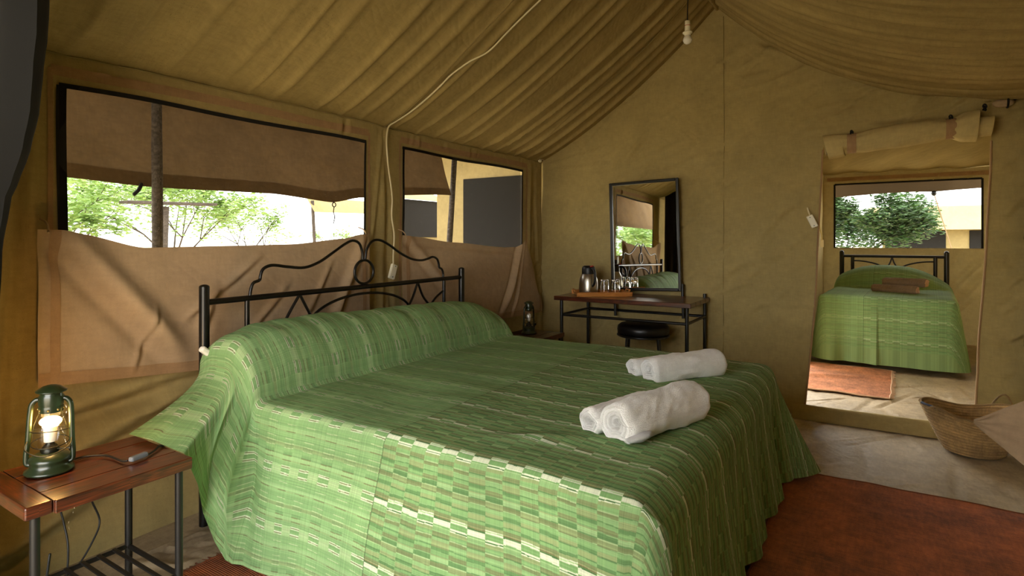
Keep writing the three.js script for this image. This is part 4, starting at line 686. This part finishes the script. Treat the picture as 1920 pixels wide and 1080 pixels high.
{
  const t = thing('straw_basket', 'coiled straw basket with two loop handles by the doorway', 'basket', [4.25, 0, 3.17], 0.15);
  const H = 0.25, N = 13, prof = (s) => 0.135 + 0.105 * Math.pow(s, 0.85), rim = (a) => H - 0.01 + 0.022 * Math.cos(2 * a) - 0.008 * Math.cos(a * 4);
  const wall = (off) => grid(96, 140, (a, b) => { const t2 = a * 6.2832, coil = 0.0075 * Math.abs(Math.sin((b * N + a) * Math.PI)), r = prof(b) + off * 1 + (off < 0 ? -coil : coil), y = 0.006 + b * (lerp(H, rim(t2), b)); return V(r * Math.sin(t2) * lerp(0.95, 0.86, b), y, r * Math.cos(t2) * lerp(1, 1.06, b)); }, (a, b) => [a * 1.3, b * 0.3]);
  mesh('coiled_side', [wall(0), wall(-0.008)], M.straw, t);
  mesh('base', new THREE.CylinderGeometry(0.135, 0.13, 0.014, 48).scale(0.95, 1, 1).translate(0, 0.008, 0), M.straw, t);
  mesh('rim', tube(Array.from({ length: 64 }, (_, i) => { const a = i / 64 * 6.2832; return V((prof(1) - 0.003) * Math.sin(a) * 0.86, rim(a) + 0.006, (prof(1) - 0.003) * Math.cos(a) * 1.06); }), 0.007, { segments: 140, closed: true }), M.straw, t);
  mesh('patch', tube(Array.from({ length: 10 }, (_, i) => { const a = Math.PI + 0.1 + i / 9 * 0.5; return V((prof(1) - 0.002) * Math.sin(a) * 0.86, rim(a) + 0.007, (prof(1) - 0.002) * Math.cos(a) * 1.06); }), 0.0085, { segments: 20 }), M.navy, t);
  const ear = (a0, a1, lift, out) => tube(Array.from({ length: 13 }, (_, i) => { const k = i / 12, a = lerp(a0, a1, k), s = Math.sin(k * Math.PI); return V(prof(1) * Math.sin(a) * 0.86 * (1 + out * s), rim(a) - 0.01 + lift * s, prof(1) * Math.cos(a) * 1.06 * (1 + out * s)); }), 0.0055, { segments: 40 });
  mesh('handle', ear(0.55, 1.05, 0.075, 0.05), M.straw, t); mesh('handle', ear(3.55, 4.25, 0.03, 0.06), M.straw, t);
}

// ------------------------------------------------------------------ second bed
{
  const t = thing('bed', 'single bed with plain black metal headboard in the second bedroom', 'bed', [8.3, 0, 2.85]);
  for (const z of [-0.525, 0.525]) mesh('headboard_post', [rod(V(0, 0, z), V(0, 1.07, z), 0.026, 0.026, 18), new THREE.SphereGeometry(0.026, 16, 8).translate(0, 1.07, z)], M.iron, t);
  mesh('top_rail', rod(V(0, 1.025, -0.52), V(0, 1.025, 0.52), 0.016), M.iron, t);
  for (const z of [-0.41, 0.42]) mesh('upright', rod(V(0, 0.5, z), V(0, 1.02, z), 0.020), M.iron, t);
  for (const s of [-1, 1]) mesh('arch', tube(Array.from({ length: 15 }, (_, i) => { const a = i / 14 * Math.PI / 2; return V(0, 0.84 + 0.13 * Math.sin(a), s * (0.06 + 0.35 * (1 - Math.cos(a)))); }), 0.009, { segments: 30 }), M.iron, t);
  for (const s of [-1, 1]) mesh('brace', tube([[0, 1.015, 0.0], [0, 0.93, s * 0.03], [0, 0.84, s * 0.10]], 0.009, { segments: 16 }), M.iron, t);
  mesh('mattress', new RoundedBoxGeometry(1.7, 0.3, 0.86, 4, 0.06).translate(-0.93, 0.515, 0.02), M.white, t);
}
{ // bedspread of the second bed: the same cloth, built along x, then turned
  const A = 1.12, Lb = 1.85, S = { rn: 0.06, rf: 0.06, x0: -A / 2, x1: A / 2, z0: 0, z1: Lb, crease: 0.62, material: M.spreadSoft, across: true,
    y: (x, z) => { const q = (z - 0.27) / (z < 0.27 ? 0.29 : 0.36), k = clamp(1 - Math.pow(Math.abs(x + 0.06) / 0.62, 2.4)), h = Math.abs(q) < 1 ? 0.24 * k * Math.pow(1 - Math.pow(Math.abs(q), 2.2), 0.6) : 0; return 0.69 + h + 0.006 * noise(x * 4, z * 4, 4) - Math.max(0, ...[x + A / 2, A / 2 - x, Lb - z].map((d) => d < 0.06 ? 0.06 - Math.sqrt(Math.max(0, 0.0036 - (0.06 - d) * (0.06 - d))) : 0)); },
    hem: (x, z, nx, nz) => ({ x: x + nx * 0.06 + (nx && nz ? nx * 0.03 : 0), y: 0.06 + (nz ? 0 : 0.02), z: z + nz * 0.06, bow: 0, fold: nz ? 0.022 * Math.sin((x + 0.5) * 17) * (x < -0.05 ? 1.6 : 0.35) + 0.03 * Math.exp(-Math.pow((x + 0.22) / 0.05, 2)) - 0.05 * Math.exp(-Math.pow((x + 0.35) / 0.06, 2)) : 0.02 * Math.sin(z * 12), curve: 1 }) };
  const m = bedspread('bedspread', 'green handwoven bedspread over the single bed in the second bedroom', S);
  m.geometry.rotateY(-Math.PI / 2); m.position.set(8.27, 0, 2.865); m.rotation.y = -0.06;
}
towel('brown rolled towel lying on top of its twin on the second bed', [7.28, 2.76], [7.10, 3.12], 0.752, 0.044, 11, 0, [M.brownTerry, M.paleTerry]);
towel('thinner brown rolled towel under the other roll on the second bed', [7.14, 2.66], [6.94, 3.04], 0.69, 0.042, 12, 0, [M.brownTerry, M.paleTerry]);

renderer.render(scene, camera);
